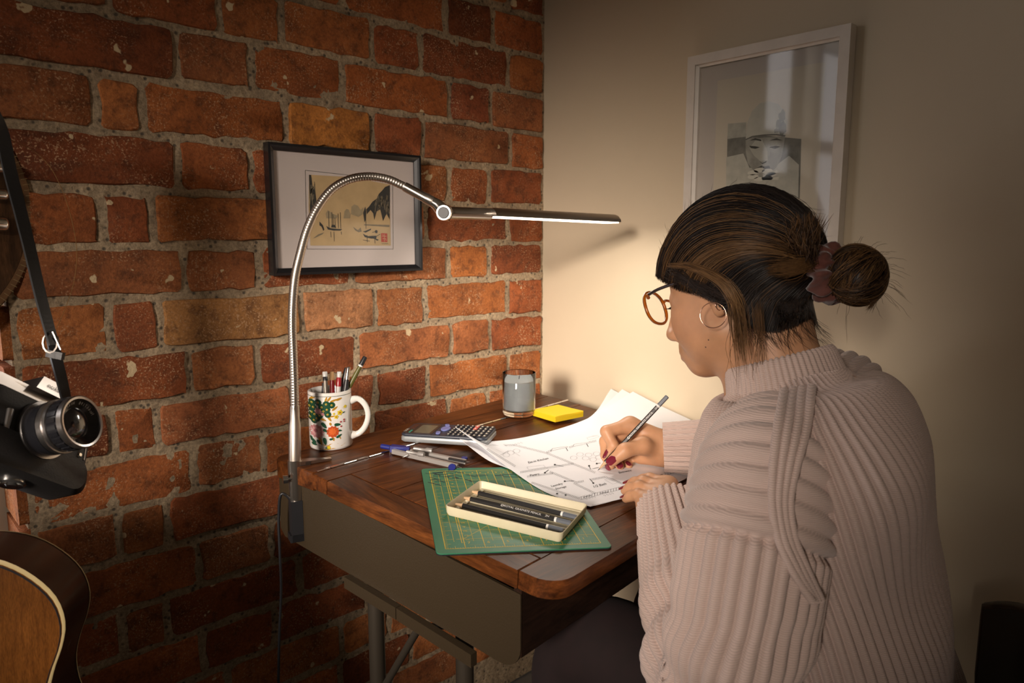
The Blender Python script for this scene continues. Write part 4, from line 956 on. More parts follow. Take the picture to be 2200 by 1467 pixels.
deco('pink_peony_petals', [bloom(255, 1070, 66, 9, .3, ph=.4), bloom(283, 802, 28, 6, .3)], (.66, .36, .36), .0010)
deco('pink_peony_heart', [bloom(250, 1062, 30, 7, .3)], (.40, .13, .15), .0012)
deco('red_peony', [bloom(455, 1072, 84, 11, .2)], (.48, .075, .02), .0008)
deco('red_peony_petals', [bloom(455, 1068, 54, 8, .3, ph=.5)], (.62, .13, .03), .0010)
deco('yellow_blossom', [bloom(550, 832, 40, 5, .35), bloom(503, 882, 30, 5, .35), bloom(616, 768, 24, 4, .35), bloom(475, 838, 16, 4, .3), bloom(400, 1275, 26, 5, .3)], (.68, .52, .02), .0008)
deco('blossom_hearts', [circ(550, 832, 10, n=8), circ(503, 882, 8, n=8), bloom(555, 955, 13, 4, .3), bloom(597, 935, 14, 4, .3), bloom(597, 960, 12, 4, .3), bloom(558, 1015, 13, 4, .3)], (.36, .035, .04), .0010)
tag(obj('rim_line', MB().lathe([(MR + .0003, MH - .0062), (MR + .0003, MH - .0054)], 56, MMg, caps=False), mat('rim_line_enamel', (.03, .07, .06), .3), mug), kind='stuff')
zz = MB()
for i in range(3, 22):
    for s2 in (-1, 1):
        a = xf(MMg, [hp_[i]])[0]; b = xf(MMg, [hp_[i + 1]])[0]; d_ = unit(b - a); side = MMg[:3, 1]; outw = np.cross(d_, side); outw = outw if outw @ (a - mgc) > 0 else -outw
        q0 = a + outw * .0053 + side * .003 * s2; q1 = b + outw * .0053 - side * .003 * s2; w_ = d_ * .0005
        zz.add([q0 - w_, q0 + w_, q1 + w_, q1 - w_], [(0, 1, 2, 3)])
tag(obj('handle_pattern', zz, mat('handle_enamel', (.06, .14, .11), .3), hnd), kind='stuff')
# pens: foot inside the cup, head where the photo shows it
def pen(name, label, cat, x, y, foot, parts, dep=None):
    head = atd(x, y, dep or (np.linalg.norm((mgc - CAM) @ RW[:, 2]) + .0)); ft = mgc + mright * foot[0] + np.cross(UP, mright) * foot[1] + UP * .008
    ax = unit(head - ft); Ln = np.linalg.norm(head - ft)
    t = thing(name, label, cat, ft, 'pens in the mug')
    for nm, a, b, r0, r1, m in parts:   # a, b measured down from the head, metres
        pa = head - ax * a; pb = head - ax * min(b, Ln); 
        obj(nm, MB().tube([pa, pa + (pb - pa) * .12, pb], [r0 * .8, r0, r1], 14), m, t, smooth=45)
    return t
pdep = float((mgc - CAM) @ RW[:, 2])
M_CLEAR = mat('frosted_clear_plastic', (.60, .60, .58), .3); M_TAUPE = mat('taupe_barrel', (.22, .19, .16), .35, .3); M_REDL = mat('red_lacquer', (.33, .018, .025), .3, coat=.3); M_PEACH = mat('bare_wood', (.62, .36, .16), .6); M_WHITEP = mat('white_plastic', (.62, .58, .56), .35)
M_GREENGOLD = mat('olive_gold_lacquer', (.10, .095, .02), .4)
pen('pen', 'taupe pen with frosted clear button, leftmost in the mug', 'pen', 698, 798, (-.004, .006), [('button', 0, .009, .0044, .0044, M_CLEAR), ('collar', .009, .016, .0042, .0045, M_BLACKPLASTIC), ('barrel', .016, .2, .0046, .0048, M_TAUPE)], pdep + .006)
pen('pen', 'black pen leaning behind the taupe pen in the mug', 'pen', 696, 822, (-.012, .012), [('barrel', 0, .2, .0042, .0045, M_BLACKPLASTIC)], pdep + .014)
pen('paintbrush', 'dark red handled brush with bare wooden tip in the mug', 'brush', 713, 798, (.004, -.004), [('wooden_tip', 0, .015, .0034, .0046, M_PEACH), ('handle', .015, .2, .0048, .0050, M_REDL)], pdep - .006)
pen('pen', 'clear and white pen with red clip in the mug', 'pen', 729, 798, (.008, .002), [('cap_ball', 0, .007, .0040, .0042, M_CLEAR), ('barrel', .007, .2, .0044, .0062, M_WHITEP), ('red_clip', .010, .026, .0046, .0050, M_REDL)], pdep)
pen('pen', 'thick black marker near the back of the mug', 'pen', 746, 790, (.000, .012), [('cap', 0, .05, .0052, .0060, M_BLACKPLASTIC), ('barrel', .05, .2, .0056, .0056, M_BLACKPLASTIC)], pdep + .012)
pen('pen', 'black pen with chrome clip at the right of the mug', 'pen', 749, 788, (.012, -.010), [('chrome_top', 0, .022, .0036, .0044, M_CHROME), ('barrel', .022, .2, .0050, .0052, M_BLACKPLASTIC)], pdep - .008)
pen('pencil', 'dark green pencil with white band and black end leaning out of the mug', 'pencil', 785, 766, (-.020, -.002), [('black_end', 0, .0165, .0040, .0042, M_BLACKPLASTIC), ('white_band', .0165, .0195, .0043, .0043, M_BANDW), ('barrel', .0195, .2, .0041, .0041, M_GREENGOLD)], pdep + .004)

# ================================================================== the person
# ---- a small implicit-surface mesher: round cones and ellipsoids blended smoothly, meshed with surface nets
def d_cone(P, a, b, r1, r2):
    ba = b - a; l2 = ba @ ba; t = np.clip(((P - a) @ ba) / l2, 0, 1)
    return np.linalg.norm(P - a - t[..., None] * ba, axis=-1) - (r1 + t * (r2 - r1))
def d_ell(P, c, ax, r):
    q = (P - c) @ ax; k0 = np.linalg.norm(q / r, axis=-1); k1 = np.linalg.norm(q / (r * r), axis=-1)
    return np.where(k1 > 1e-9, k0 * (k0 - 1) / np.maximum(k1, 1e-9), -r.min())
def prim_eval(pr, P):
    return d_cone(P, *pr[1:5]) if pr[0] == 'c' else d_ell(P, *pr[1:4])
def smin(a, b, k):
    h = np.clip(.5 + .5 * (b - a) / k, 0, 1); return b + (a - b) * h - k * h * (1 - h)
def sdf_mesh(prims, h):
    """prims: list of (kind, ..., k, sign) in world coordinates"""
    lo = np.full(3, 1e9); hi = -lo
    for p in prims:
        if p[-1] < 0: continue
        if p[0] == 'c': e = max(p[3], p[4]); lo = np.minimum(lo, np.minimum(p[1], p[2]) - e); hi = np.maximum(hi, np.maximum(p[1], p[2]) + e)
        else: e = p[3].max(); lo = np.minimum(lo, p[1] - e); hi = np.maximum(hi, p[1] + e)
    lo -= 4 * h; hi += 4 * h; B = 8; nb = np.ceil((hi - lo) / (h * B)).astype(int)
    bi = np.stack(np.meshgrid(*[np.arange(n) for n in nb], indexing='ij'), -1).reshape(-1, 3)
    cen = lo + (bi + .5) * B * h; diag = B * h * .87
    near = np.full(len(bi), 1e9)
    for p in prims:
        if p[-1] > 0: near = np.minimum(near, prim_eval(p, cen))
    keep = np.abs(near) < diag * 1.5 + .012; bi = bi[keep]; cen = cen[keep]
    g = np.arange(B + 1); loc = np.stack(np.meshgrid(g, g, g, indexing='ij'), -1).reshape(-1, 3)
    P = lo + (bi[:, None, :] * B + loc[None]) * h
    D = np.full(P.shape[:2], .5)
    for p in prims:
        k = p[-2]; dc = prim_eval(p, cen)
        m = dc < diag + 2.5 * k + .01
        if not m.any(): continue
        d = prim_eval(p, P[m])
        D[m] = smin(D[m], d, k) if p[-1] > 0 else -smin(-D[m], d, k)
    V = D.reshape(-1, B + 1, B + 1, B + 1)
    cs = [V[:, i:B + i, j:B + j, l:B + l] for i in (0, 1) for j in (0, 1) for l in (0, 1)]
    S = np.stack(cs, -1); neg = (S < 0).sum(-1); act = (neg > 0) & (neg < 8)
    ib, ix, iy, iz = np.nonzero(act); sv = S[ib, ix, iy, iz]; off = np.array([(i, j, l) for i in (0, 1) for j in (0, 1) for l in (0, 1)], float)
    acc = np.zeros((len(ib), 3)); cnt = np.zeros(len(ib))
    for a in range(8):
        for b in range(a + 1, 8):
            if abs(off[a] - off[b]).sum() != 1: continue
            c = (sv[:, a] < 0) != (sv[:, b] < 0); t = np.where(c, sv[:, a] / np.where(c, sv[:, a] - sv[:, b], 1), 0)
            acc += np.where(c[:, None], off[a] + t[:, None] * (off[b] - off[a]), 0); cnt += c
    gi = bi[ib] * B + np.stack([ix, iy, iz], 1); verts = lo + (gi + acc / cnt[:, None]) * h
    N = nb * B + 2; key = (gi[:, 0] * N[1] + gi[:, 1]) * N[2] + gi[:, 2]; order = np.argsort(key); ks = key[order]
    def look(q):
        kk = (q[:, 0] * N[1] + q[:, 1]) * N[2] + q[:, 2]; i = np.clip(np.searchsorted(ks, kk), 0, len(ks) - 1); return np.where(ks[i] == kk, order[i], -1)
    F = []
    for ax in range(3):
        e = np.zeros(3, int); e[ax] = 1; o1 = np.zeros(3, int); o1[(ax + 1) % 3] = 1; o2 = np.zeros(3, int); o2[(ax + 2) % 3] = 1
        ca = sv[:, 0] < 0; cb_ = sv[:, [4, 2, 1][ax]] < 0; c = ca != cb_; q = gi[c]
        idx = np.stack([look(q), look(q - o1), look(q - o1 - o2), look(q - o2)], 1); ok = (idx >= 0).all(1); idx = idx[ok]; fl = ca[c][ok]
        idx[~fl] = idx[~fl][:, ::-1]; F.append(idx)
    return verts, np.concatenate(F)
def fast_obj(name, V, F, m, parent, smooth=True):
    me = bpy.data.meshes.new(name); V = np.asarray(V, np.float32) - origin(parent).astype(np.float32) if parent else np.asarray(V, np.float32); F = np.asarray(F, np.int32)
    me.vertices.add(len(V)); me.vertices.foreach_set('co', V.ravel()); k = F.shape[1]
    me.loops.add(F.size); me.loops.foreach_set('vertex_index', F.ravel()); me.polygons.add(len(F)); me.polygons.foreach_set('loop_start', np.arange(0, F.size, k, dtype=np.int32))
    me.update(calc_edges=True); me.validate()
    if smooth: me.shade_smooth()
    if m: me.materials.append(m)
    o = bpy.data.objects.new(name, me); COL.objects.link(o)
    if parent: o.parent = parent
    return o

# ---- pose, in world coordinates
_a, _q = math.radians(46), math.radians(13)
HF = camvec(-math.cos(_a) * math.cos(_q), math.sin(_q), math.sin(_a) * math.cos(_q)); HU = camvec(-math.cos(_a) * math.sin(_q), -math.cos(_q), math.sin(_a) * math.sin(_q)); HL = camvec(-math.sin(_a), 0, -math.cos(_a))
HO = atd(1547, 666, .917) - (-.005 * HF + .072 * HL - .028 * HU)
HM = np.stack([HF, HL, HU], 1)
def hp(x, y, z): return HO + HM @ np.array([x, y, z], float)
NECK = atd(1692, 840, .936)
SHL, ELL, WRL = np.array([-.516, -.880, .880]), np.array([-.625, -.878, .645]), atd(1440, 1092, 1.005)
SHR, ELR, WRR = np.array([-.238, -.818, .892]), atd(1740, 958, 1.17), atd(1428, 962, 1.215)
HIP = np.array([-.395, -.93, .52])
PRIMS = []
def cone(a, b, r1, r2, k=.008, s=1): PRIMS.append(('c', np.asarray(a, float), np.asarray(b, float), r1, r2, k, s))
def ell(c, r, k=.01, s=1, ax=None): PRIMS.append(('e', np.asarray(c, float), HM if ax is None else ax, np.asarray(r, float), k, s))
# head
ell(hp(-.010, 0, .048), (.094, .074, .082), .02); ell(hp(.030, 0, -.008), (.066, .062, .090), .025)
for s_ in (-1, 1):
    cone(hp(.012, s_ * .047, -.050), hp(.068, s_ * .014, -.077), .019, .017, .022)
    ell(hp(.052, s_ * .036, -.028), (.034, .026, .040), .02)
    cone(hp(.074, s_ * .014, .034), hp(.056, s_ * .050, .030), .013, .012, .014)
    ell(hp(.0745, s_ * .031, .010), (.0135, .0150, .0115), .006)              # closed lids over the eyeballs
    cone(hp(.0865, s_ * .020, .0065), hp(.0795, s_ * .044, .0035), .0016, .0014, .003)
    ell(hp(-.008, s_ * .0735, -.002), (.018, .0075, .029), .006); ell(hp(-.004, s_ * .0735, -.027), (.0085, .0055, .0095), .004)
    ell(hp(-.004, s_ * .083, .004), (.009, .006, .014), .004, -1)
    ell(hp(.104, s_ * .0125, -.034), (.011, .0075, .0085), .005); ell(hp(.106, s_ * .0072, -.044), (.005, .0032, .004), .002, -1)
ell(hp(.074, 0, -.082), (.019, .021, .016), .018)
cone(hp(.090, 0, .022), hp(.112, 0, -.027), .0075, .0105, .012); ell(hp(.113, 0, -.031), (.0115, .0105, .0095), .006)
ell(hp(.083, 0, -.058), (.020, .030, .022), .014)
cone(hp(.099, -.012, -.0600), hp(.1015, 0, -.0585), .0042, .0050, .004); cone(hp(.099, .012, -.0600), hp(.1015, 0, -.0585), .0042, .0050, .004)
ell(hp(.0975, 0, -.0695), (.0065, .018, .0055), .004)
ell(hp(.107, 0, -.0645), (.006, .024, .0011), .0015, -1)
# neck, trunk, arms
cone(hp(-.030, 0, -.030), NECK - np.array([0, 0, .03]), .053, .056, .03); cone(hp(.005, 0, -.060), NECK + .02 * HF - np.array([0, 0, .05]), .040, .045, .025)
BACK = (SHL + SHR) / 2 - np.array([0, .02, .04])
cone(SHL - np.array([0, 0, .03]), BACK + np.array([0, 0, -.005]), .042, .062, .03); cone(SHR - np.array([0, 0, .035]), BACK + np.array([0, 0, -.005]), .042, .062, .03); cone(NECK - np.array([0, 0, .03]), BACK, .055, .080, .04)
cone(BACK, HIP, .105, .115, .05); cone(HIP + np.array([-.06, 0, -.01]), HIP + np.array([.06, 0, -.01]), .10, .10, .05)
cone(SHL - np.array([0, 0, .02]), ELL, .042, .037, .02); cone(ELL, WRL, .038, .024, .012); cone(SHR - np.array([0, 0, .03]), ELR, .042, .037, .02); cone(ELR, WRR, .038, .025, .012)
# hands: joints from the photo, each with its own distance
def chain(pts, rad, k=.004):
    P = [atd(*p) for p in pts]
    for i in range(len(P) - 1): cone(P[i], P[i + 1], rad[i], rad[i + 1], k)
    return P
RH = {'index': [(1354, 913, 1.222), (1303, 927, 1.208), (1318, 957, 1.199), (1308, 976, 1.200)], 'middle': [(1356, 923, 1.232), (1301, 948, 1.222), (1302, 978, 1.209), (1311, 1000, 1.203)],
      'ring': [(1366, 938, 1.238), (1316, 962, 1.234), (1324, 988, 1.216), (1332, 1001, 1.206)], 'little': [(1382, 952, 1.236), (1338, 974, 1.238), (1344, 994, 1.226), (1350, 1001, 1.216)]}
rw = (1430, 960, 1.222)
for nm, js in RH.items():
    r = {'index': (.0120, .0102, .0090, .0075), 'middle': (.0120, .0102, .0090, .0078), 'ring': (.0115, .0096, .0084, .0072), 'little': (.0105, .0086, .0076, .0066)}[nm]
    RH[nm] = chain(js, r); cone(atd(rw[0], rw[1] + {'index': -8, 'middle': -3, 'ring': 5, 'little': 14}[nm], rw[2] + {'index': -.01, 'middle': 0, 'ring': .008, 'little': .012}[nm]), RH[nm][0], .019, .0135, .012)
RH['thumb'] = chain([(1412, 966, 1.210), (1380, 957, 1.190), (1342, 968, 1.176), (1316, 990, 1.174)], (.0165, .0140, .0112, .0092), .008)
cone(atd(1425, 978, 1.215), atd(1378, 978, 1.224), .018, .015, .014)
LH = {'index': [(1436, 1044, 1.062), (1396, 1030, 1.080), (1382, 1031, 1.090), (1372, 1034, 1.096)], 'middle': [(1424, 1053, 1.048), (1382, 1036, 1.066), (1364, 1037, 1.078), (1352, 1042, 1.086)],
      'ring': [(1412, 1064, 1.036), (1372, 1046, 1.053), (1354, 1049, 1.064), (1343, 1054, 1.071)], 'little': [(1402, 1079, 1.023), (1370, 1063, 1.036), (1354, 1066, 1.046), (1345, 1071, 1.052)]}
for nm, js in LH.items():
    r = {'index': (.0118, .0098, .0086, .0074), 'middle': (.0118, .0100, .0086, .0074), 'ring': (.0112, .0094, .0082, .0070), 'little': (.0108, .0084, .0074, .0064)}[nm]
    LH[nm] = chain(js, r); cone(WRL + {'index': .012, 'middle': .004, 'ring': -.005, 'little': -.013}[nm] * camvec(.6, -.3, .6), LH[nm][0], .020, .0138, .012)
LH['thumb'] = chain([(1446, 1078, 1.045), (1436, 1064, 1.072), (1412, 1056, 1.092), (1394, 1054, 1.102)], (.0150, .0130, .0106, .0088), .008)
cone(atd(1425, 1096, 1.005), atd(1388, 1088, 1.018), .018, .014, .012)
bv, bf = sdf_mesh(PRIMS, .0021)
# light Laplacian smoothing keeps the joints soft
def relax(V, F, it=2, w=.5):
    E = np.concatenate([F[:, [0, 1]], F[:, [1, 2]], F[:, [2, 3]], F[:, [3, 0]]]); E = np.concatenate([E, E[:, ::-1]])
    for _ in range(it):
        s_ = np.zeros_like(V); c = np.zeros(len(V)); np.add.at(s_, E[:, 0], V[E[:, 1]]); np.add.at(c, E[:, 0], 1); V = V + w * (s_ / np.maximum(c, 1)[:, None] - V)
    return V
bv = relax(bv, bf, 2)
def skin_material():
    k = NT('warm_skin'); a = k.n('Attribute'); a.attribute_name = 'Col'; v = k.coords()
    c = k.mix(1.0, a.outputs['Color'], k.ramp(k.noise(v, 26, 4), [(.3, .88), (.7, 1.1)]), 'MULTIPLY'); k.l(c, k.b.inputs['Base Color'])
    k.b.inputs['Roughness'].default_value = .48; k.b.inputs['Subsurface Weight'].default_value = .12; k.b.inputs['Subsurface Radius'].default_value = (.010, .004, .002); k.b.inputs['Subsurface Scale'].default_value = .5
    k.bump(k.noise(v, 900, 3), .12, .0004); return k.m
M_SKIN = skin_material()
person = thing('person', 'person in a pale pink ribbed sweater and glasses writing at the desk', 'person', (HIP[0], HIP[1], 0))
body = fast_obj('body', bv, bf, M_SKIN, person)
q = (bv - HO) @ HM; col = np.tile(np.array([.57, .295, .158]), (len(bv), 1))
lip = np.exp(-(((q[:, 0] - .1) / .012) ** 2 + (q[:, 1] / .020) ** 2 + ((q[:, 2] + .064) / .009) ** 2) * 1.2); col = col * (1 - lip[:, None] * .75) + np.array([.42, .12, .10]) * lip[:, None] * .75
cheek = np.exp(-(((q[:, 0] - .06) / .03) ** 2 + ((np.abs(q[:, 1]) - .045) / .03) ** 2 + ((q[:, 2] + .03) / .03) ** 2)); col = col * (1 - cheek[:, None] * .25) + np.array([.50, .20, .12]) * cheek[:, None] * .25
col[np.linalg.norm(bv - atd(1518, 731, .9), axis=1) < .0] *= .3
setcol(body, col)
# finger nails
M_NAIL = mat('dark_red_nail_varnish', (.17, .014, .030), .18, coat=.6)
def nail(p, dirn, nrm, w=.0058, l_=.0078):
    d = unit(dirn); n_ = unit(nrm - (nrm @ d) * d); s_ = np.cross(n_, d); G_ = []
    for i in range(7):
        t = i / 6 * 2 - 1; row = []
        for j in range(7):
            u = j / 6 * 2 - 1; ww = w * math.sqrt(max(0.05, 1 - max(0, abs(t) - .45) ** 2 * 2.6)); row.append(p + d * l_ * t + s_ * ww * u * .92 + n_ * (.0008 - .0019 * u * u))
        G_.append(row)
    m_, _x = sheet_mesh(np.array(G_), .0006); obj('fingernail', m_, M_NAIL, body, smooth=60)
def tipnail(js, r, nrm, back=.004, **k):
    d = unit(js[-1] - js[-2]); n_ = np.asarray(nrm, float); n_ = unit(n_ - (n_ @ d) * d); nail(js[-1] + d * (r * .35 - back * .3) + n_ * r * .99, d, n_, **k)
tipnail(RH['thumb'], .0092, camvec(-.25, -.35, -.9), w=.0070, l_=.0085); tipnail(RH['index'], .0075, camvec(-.9, -.25, -.35)); tipnail(RH['middle'], .0078, camvec(-.75, .35, -.6)); tipnail(RH['ring'], .0072, camvec(.1, .2, -1)); tipnail(RH['little'], .0066, camvec(.3, .1, -1))
for f_, r_ in (('index', .0074), ('middle', .0074), ('ring', .0070), ('little', .0064)): tipnail(LH[f_], r_, camvec(-.35, -1, -.15), w=.0050, l_=.0066)
tipnail(LH['thumb'], .0088, camvec(.2, -.9, .3))
# moles on the cheek
def surf_hit(px, py, V):
    c = (V - CAM) @ RW; u = np.stack([c[:, 0] / c[:, 2] * FPX + CX, c[:, 1] / c[:, 2] * FPX + CY], 1); d = np.hypot(u[:, 0] - px, u[:, 1] - py); near = np.where(d < 4)[0]
    return V[near[np.argmin(c[near, 2])]] if len(near) else V[d.argmin()]
for x, y in ((1520, 731), (1515, 748)):
    p = surf_hit(x, y, bv); obj('mole', MB().lathe([(.0004, -.0004), (.0011, 0), (.0006, .0006)], 8, frame(p, *basis(CAM - p))), mat('mole_brown', (.10, .045, .025), .6), body)
# eyelashes and brows
M_BROW = mat('dark_hair', (.012, .008, .006), .5)
for s_ in (-1, 1):
    lash = MB(); brow = MB(); rr = random.Random(2)
    for i in range(22):
        t = i / 21; b0_ = hp(.0880 - .010 * t, s_ * (.019 + .027 * t), .0035 - .003 * t); lash.tube([b0_, b0_ + HM @ np.array([.005, s_ * (.001 + .003 * t), -.0025]), b0_ + HM @ np.array([.0095, s_ * (.002 + .006 * t), -.002])], [.0004, .0003, .0001], 4)
    for i in range(40):
        t = rr.random(); b0_ = hp(.0905 - .022 * t * t - .002, s_ * (.014 + .036 * t), .0385 + .004 * math.sin(t * PI) + rr.uniform(-.0025, .0025)); brow.tube([b0_, b0_ + HM @ np.array([-.002, s_ * .005, .001])], [.0006, .0003], 4)
    tag(obj('eyelashes', lash, M_BROW, body), kind='stuff'); tag(obj('eyebrow', brow, M_BROW, body), kind='stuff')

# ---- ribbed sweater
def knit():
    k = NT('pale_pink_rib_knit'); v = k.coords()
    wv = k.n('TexWave'); wv.inputs['Scale'].default_value = 150; wv.inputs['Distortion'].default_value = 2.5; wv.inputs['Detail'].default_value = 2; k.l(v, wv.inputs['Vector']); wv.bands_direction = 'Z'
    f = k.noise(v, 240, 3); f2 = k.noise(v, 6, 3)
    c = k.ramp(f2, [(.3, (.58, .44, .385)), (.7, (.65, .50, .44))]); c = k.mix(1.0, c, k.ramp(wv.outputs['Fac'], [(0, .86), (1, 1.05)]), 'MULTIPLY')
    k.l(c, k.b.inputs['Base Color']); k.b.inputs['Roughness'].default_value = .95; k.b.inputs['Specular IOR Level'].default_value = .15; k.b.inputs['Sheen Weight'].default_value = .25
    k.bump(k.mix(.5, f, wv.outputs['Fac']), .5, .0016); return k.m
M_KNIT = knit()
def ribprof(ph): return np.abs(np.sin(PI * ph)) ** .72       # rounded rib with a narrow furrow
NA = unit(hp(-.03, 0, -.06) - NECK)                            # neck direction
def loft(rings, nr, per, nt, ribamp, phase=0, circ_until=None, circ_sp=.0115, circ_blend=.02, wr=None, amp_t=None, pw=2.25, twist=None):
    """rings: (centre, ex, ey, w, d): superellipse sections; ribs run along the loft, or round it before circ_until"""
    C = smooth_path([r[0] for r in rings], nt); n = len(rings)
    t0 = np.concatenate([[0], np.cumsum(np.linalg.norm(np.diff(np.array([r[0] for r in rings]), axis=0), axis=1) ** .5)]); ts = np.linspace(0, t0[-1], nt)
    ip = lambda i: np.stack([np.interp(ts, t0, [np.atleast_1d(r[i])[k] for r in rings]) for k in range(np.atleast_1d(rings[0][i]).shape[0])], 1)
    EX, EY, W, D = ip(1), ip(2), ip(3)[:, 0], ip(4)[:, 0]
    ker = np.hanning(9); ker /= ker.sum(); pad = lambda x: np.convolve(np.pad(x, 4, 'edge'), ker, 'valid'); W = pad(W); D = pad(D)
    EX /= np.linalg.norm(EX, axis=1)[:, None]; EY -= (EY * EX).sum(1)[:, None] * EX; EY /= np.linalg.norm(EY, axis=1)[:, None]
    m = nr * per; a = 2 * PI * np.arange(m) / m; ca, sa = np.cos(a), np.sin(a); e = 2 / pw
    s = np.concatenate([[0], np.cumsum(np.linalg.norm(np.diff(C, axis=0), axis=1))])
    A_ = a[None] + (twist(s)[:, None] if twist is not None else 0) * np.ones((nt, m)); ca, sa = np.cos(A_), np.sin(A_)
    X = np.sign(ca) * np.abs(ca) ** e; Y = np.sign(sa) * np.abs(sa) ** e
    P = C[:, None] + (W[:, None] * X)[..., None] * EX[:, None] + (D[:, None] * Y)[..., None] * EY[:, None]
    a = A_
    if wr is not None: P = P + wr(P, s, A_)
    Nn = np.cross(np.roll(P, -1, 1) - np.roll(P, 1, 1), np.gradient(P, axis=0)); Nn /= np.linalg.norm(Nn, axis=2)[..., None] + 1e-12
    out = P - C[:, None]; flip = (Nn * out).sum(-1).mean() < 0
    if flip: Nn = -Nn
    lon = ribprof(np.arange(m) / per + phase)[None] * np.ones((nt, 1))
    if circ_until is not None:
        cu = np.full(m, circ_until)
        cirp = ribprof(s / circ_sp)[:, None] * np.ones((1, m)); mk = (s[:, None] < cu[None]).astype(float)
        seam = np.exp(-((s[:, None] - cu[None]) / .004) ** 2); lon = lon * (1 - mk) + cirp * mk * 1.35 - seam * .9
    A = ribamp if amp_t is None else ribamp * np.interp(s / s[-1], *amp_t)[:, None]
    return P + Nn * (lon * A)[..., None], flip
def loft_obj(name, P, flip, parent, m=None):
    nt, k = P.shape[:2]; i = np.arange(nt - 1)[:, None] * k; j = np.arange(k)[None]
    F = np.stack([i + j, i + (j + 1) % k, i + k + (j + 1) % k, i + k + j], -1).reshape(-1, 4)
    if not flip: F = F[:, ::-1]
    return fast_obj(name, P.reshape(-1, 3), F, m or M_KNIT, parent)
X_, Y_, Z_ = np.eye(3)
SX = unit(np.array([SHR[0] - SHL[0], SHR[1] - SHL[1], 0])); SY = np.cross(Z_, SX)    # across the shoulders; forwards
cx_, cy_ = -.390, -.822
tilt = lambda w: unit(NA * w + Z_ * (1 - w))
def tring(dx, dy, z, w, d, tw):
    n_ = tilt(tw); ex = unit(SX - (SX @ n_) * n_); ey = np.cross(n_, ex)
    return (np.array([cx_ + dx, cy_ + dy, z]), ex, ey, w, d)
nk = NECK + NA * .012
TR = [(nk, *tring(0, 0, 0, 0, 0, 1)[1:3], .066, .066), (NECK - NA * .004, *tring(0, 0, 0, 0, 0, .9)[1:3], .088, .080),
      tring(.006, -.014, .926, .128, .096, .6), tring(.010, -.022, .908, .162, .112, .35), tring(.008, -.030, .868, .178, .127, .15), tring(.002, -.035, .79, .180, .136, 0), tring(.004, -.045, .70, .182, .142, 0),
      tring(.006, -.058, .61, .188, .150, 0), tring(.006, -.066, .53, .200, .160, 0), tring(.006, -.068, .475, .205, .165, 0), tring(.006, -.068, .445, .188, .150, 0)]
def torso_wr(P, s, a):
    z = P[..., 2]; ang = a; fold = .006 * np.sin(z * 34 + 3 * np.sin(ang * 2) + ang * 2) * np.clip((.80 - z) / .18, 0, 1)
    rad = P - P.mean(1, keepdims=True); rad = rad / np.linalg.norm(rad, axis=2)[..., None]; 
    da = lambda c: (ang - c + PI) % (2 * PI) - PI
    fold = fold + .040 * np.exp(-(da(math.radians(224)) / .46) ** 2 - ((z - .865) / .085) ** 2) + .040 * np.exp(-(da(math.radians(342)) / .55) ** 2 - ((z - .912) / .05) ** 2)
    return rad * fold[..., None]
Pt, fl = loft(TR, 84, 9, 190, .0068, wr=torso_wr, twist=lambda s: -.62 * np.clip(1 - s / .34, 0, 1) ** 1.4)
sweater = loft_obj('sweater', Pt, fl, person)
# collar
cb0 = NECK - NA * .002; ex, ey = tring(0, 0, 0, 0, 0, 1)[1:3]
CR = [(cb0, ex, ey, .083, .076), (cb0 + NA * .014, ex, ey, .077, .072), (cb0 + NA * .030, ex, ey, .072, .069), (cb0 + NA * .041, ex, ey, .0695, .0675), (cb0 + NA * .045, ex, ey, .0660, .0640), (cb0 + NA * .038, ex, ey, .0620, .0600), (cb0 + NA * .006, ex, ey, .0600, .0580)]
Pc, fl = loft(CR, 62, 8, 44, .0030, pw=2.0); loft_obj('collar', Pc, fl, sweater)
# sleeves
def sleeve_rings(path, rad, refs):
    P = np.asarray(path, float); T_ = np.gradient(P, axis=0); T_ /= np.linalg.norm(T_, axis=1)[:, None]; R_ = []
    ex = unit(np.cross(T_[0], refs))
    for i in range(len(P)):
        ex = unit(ex - (ex @ T_[i]) * T_[i]); ey = np.cross(T_[i], ex); r = rad[i]; R_.append((P[i], ex, ey, r[0], r[1]) if np.ndim(r) else (P[i], ex, ey, r, r))
    return R_
def sleeve_wr(amp, s0, s1, f):
    def g(P, s, a):
        w = np.clip((s - s0) / .05, 0, 1) * np.clip((s1 - s) / .04, 0, 1); rad = P - P.mean(1, keepdims=True); rad = rad / np.linalg.norm(rad, axis=2)[..., None]
        fo = amp * np.sin(s[:, None] * f + 1.6 * np.sin(a + .6)) * w[:, None] + amp * .6 * np.sin(s[:, None] * f * .53 + a * 2) * w[:, None]; return rad * fo[..., None]
    return g
WL2 = WRL + unit(WRL - ELL) * .004
LP = [np.array([-.440, -.838, .872]), np.array([-.485, -.856, .872]), SHL + np.array([-.012, .006, -.016]), np.array([-.572, -.884, .800]), np.array([-.604, -.890, .722]), ELL + np.array([-.002, -.006, -.004]), ELL + np.array([.030, .026, -.010]), ELL * .55 + WRL * .45 + np.array([0, 0, -.012]), ELL * .25 + WRL * .75 + np.array([0, 0, -.006]), WL2]
LR = [.056, .063, .070, .073, .071, .064, .062, .057, .049, .040]
Ps, fl = loft(sleeve_rings(LP, LR, Y_), 31, 10, 250, .0066, circ_until=.182, circ_sp=.0180, wr=sleeve_wr(.0058, .24, .52, 95), pw=2.0)
loft_obj('sleeve', Ps, fl, sweater)
RP_ = [np.array([-.345, -.835, .850]), np.array([-.290, -.826, .882]), SHR + np.array([.012, 0, -.01]), np.array([-.175, -.790, .83]), ELR + np.array([.004, -.004, 0]), ELR * .8 + WRR * .2 + np.array([0, 0, -.002]), ELR * .4 + WRR * .6, WRR + unit(WRR - ELR) * .002]
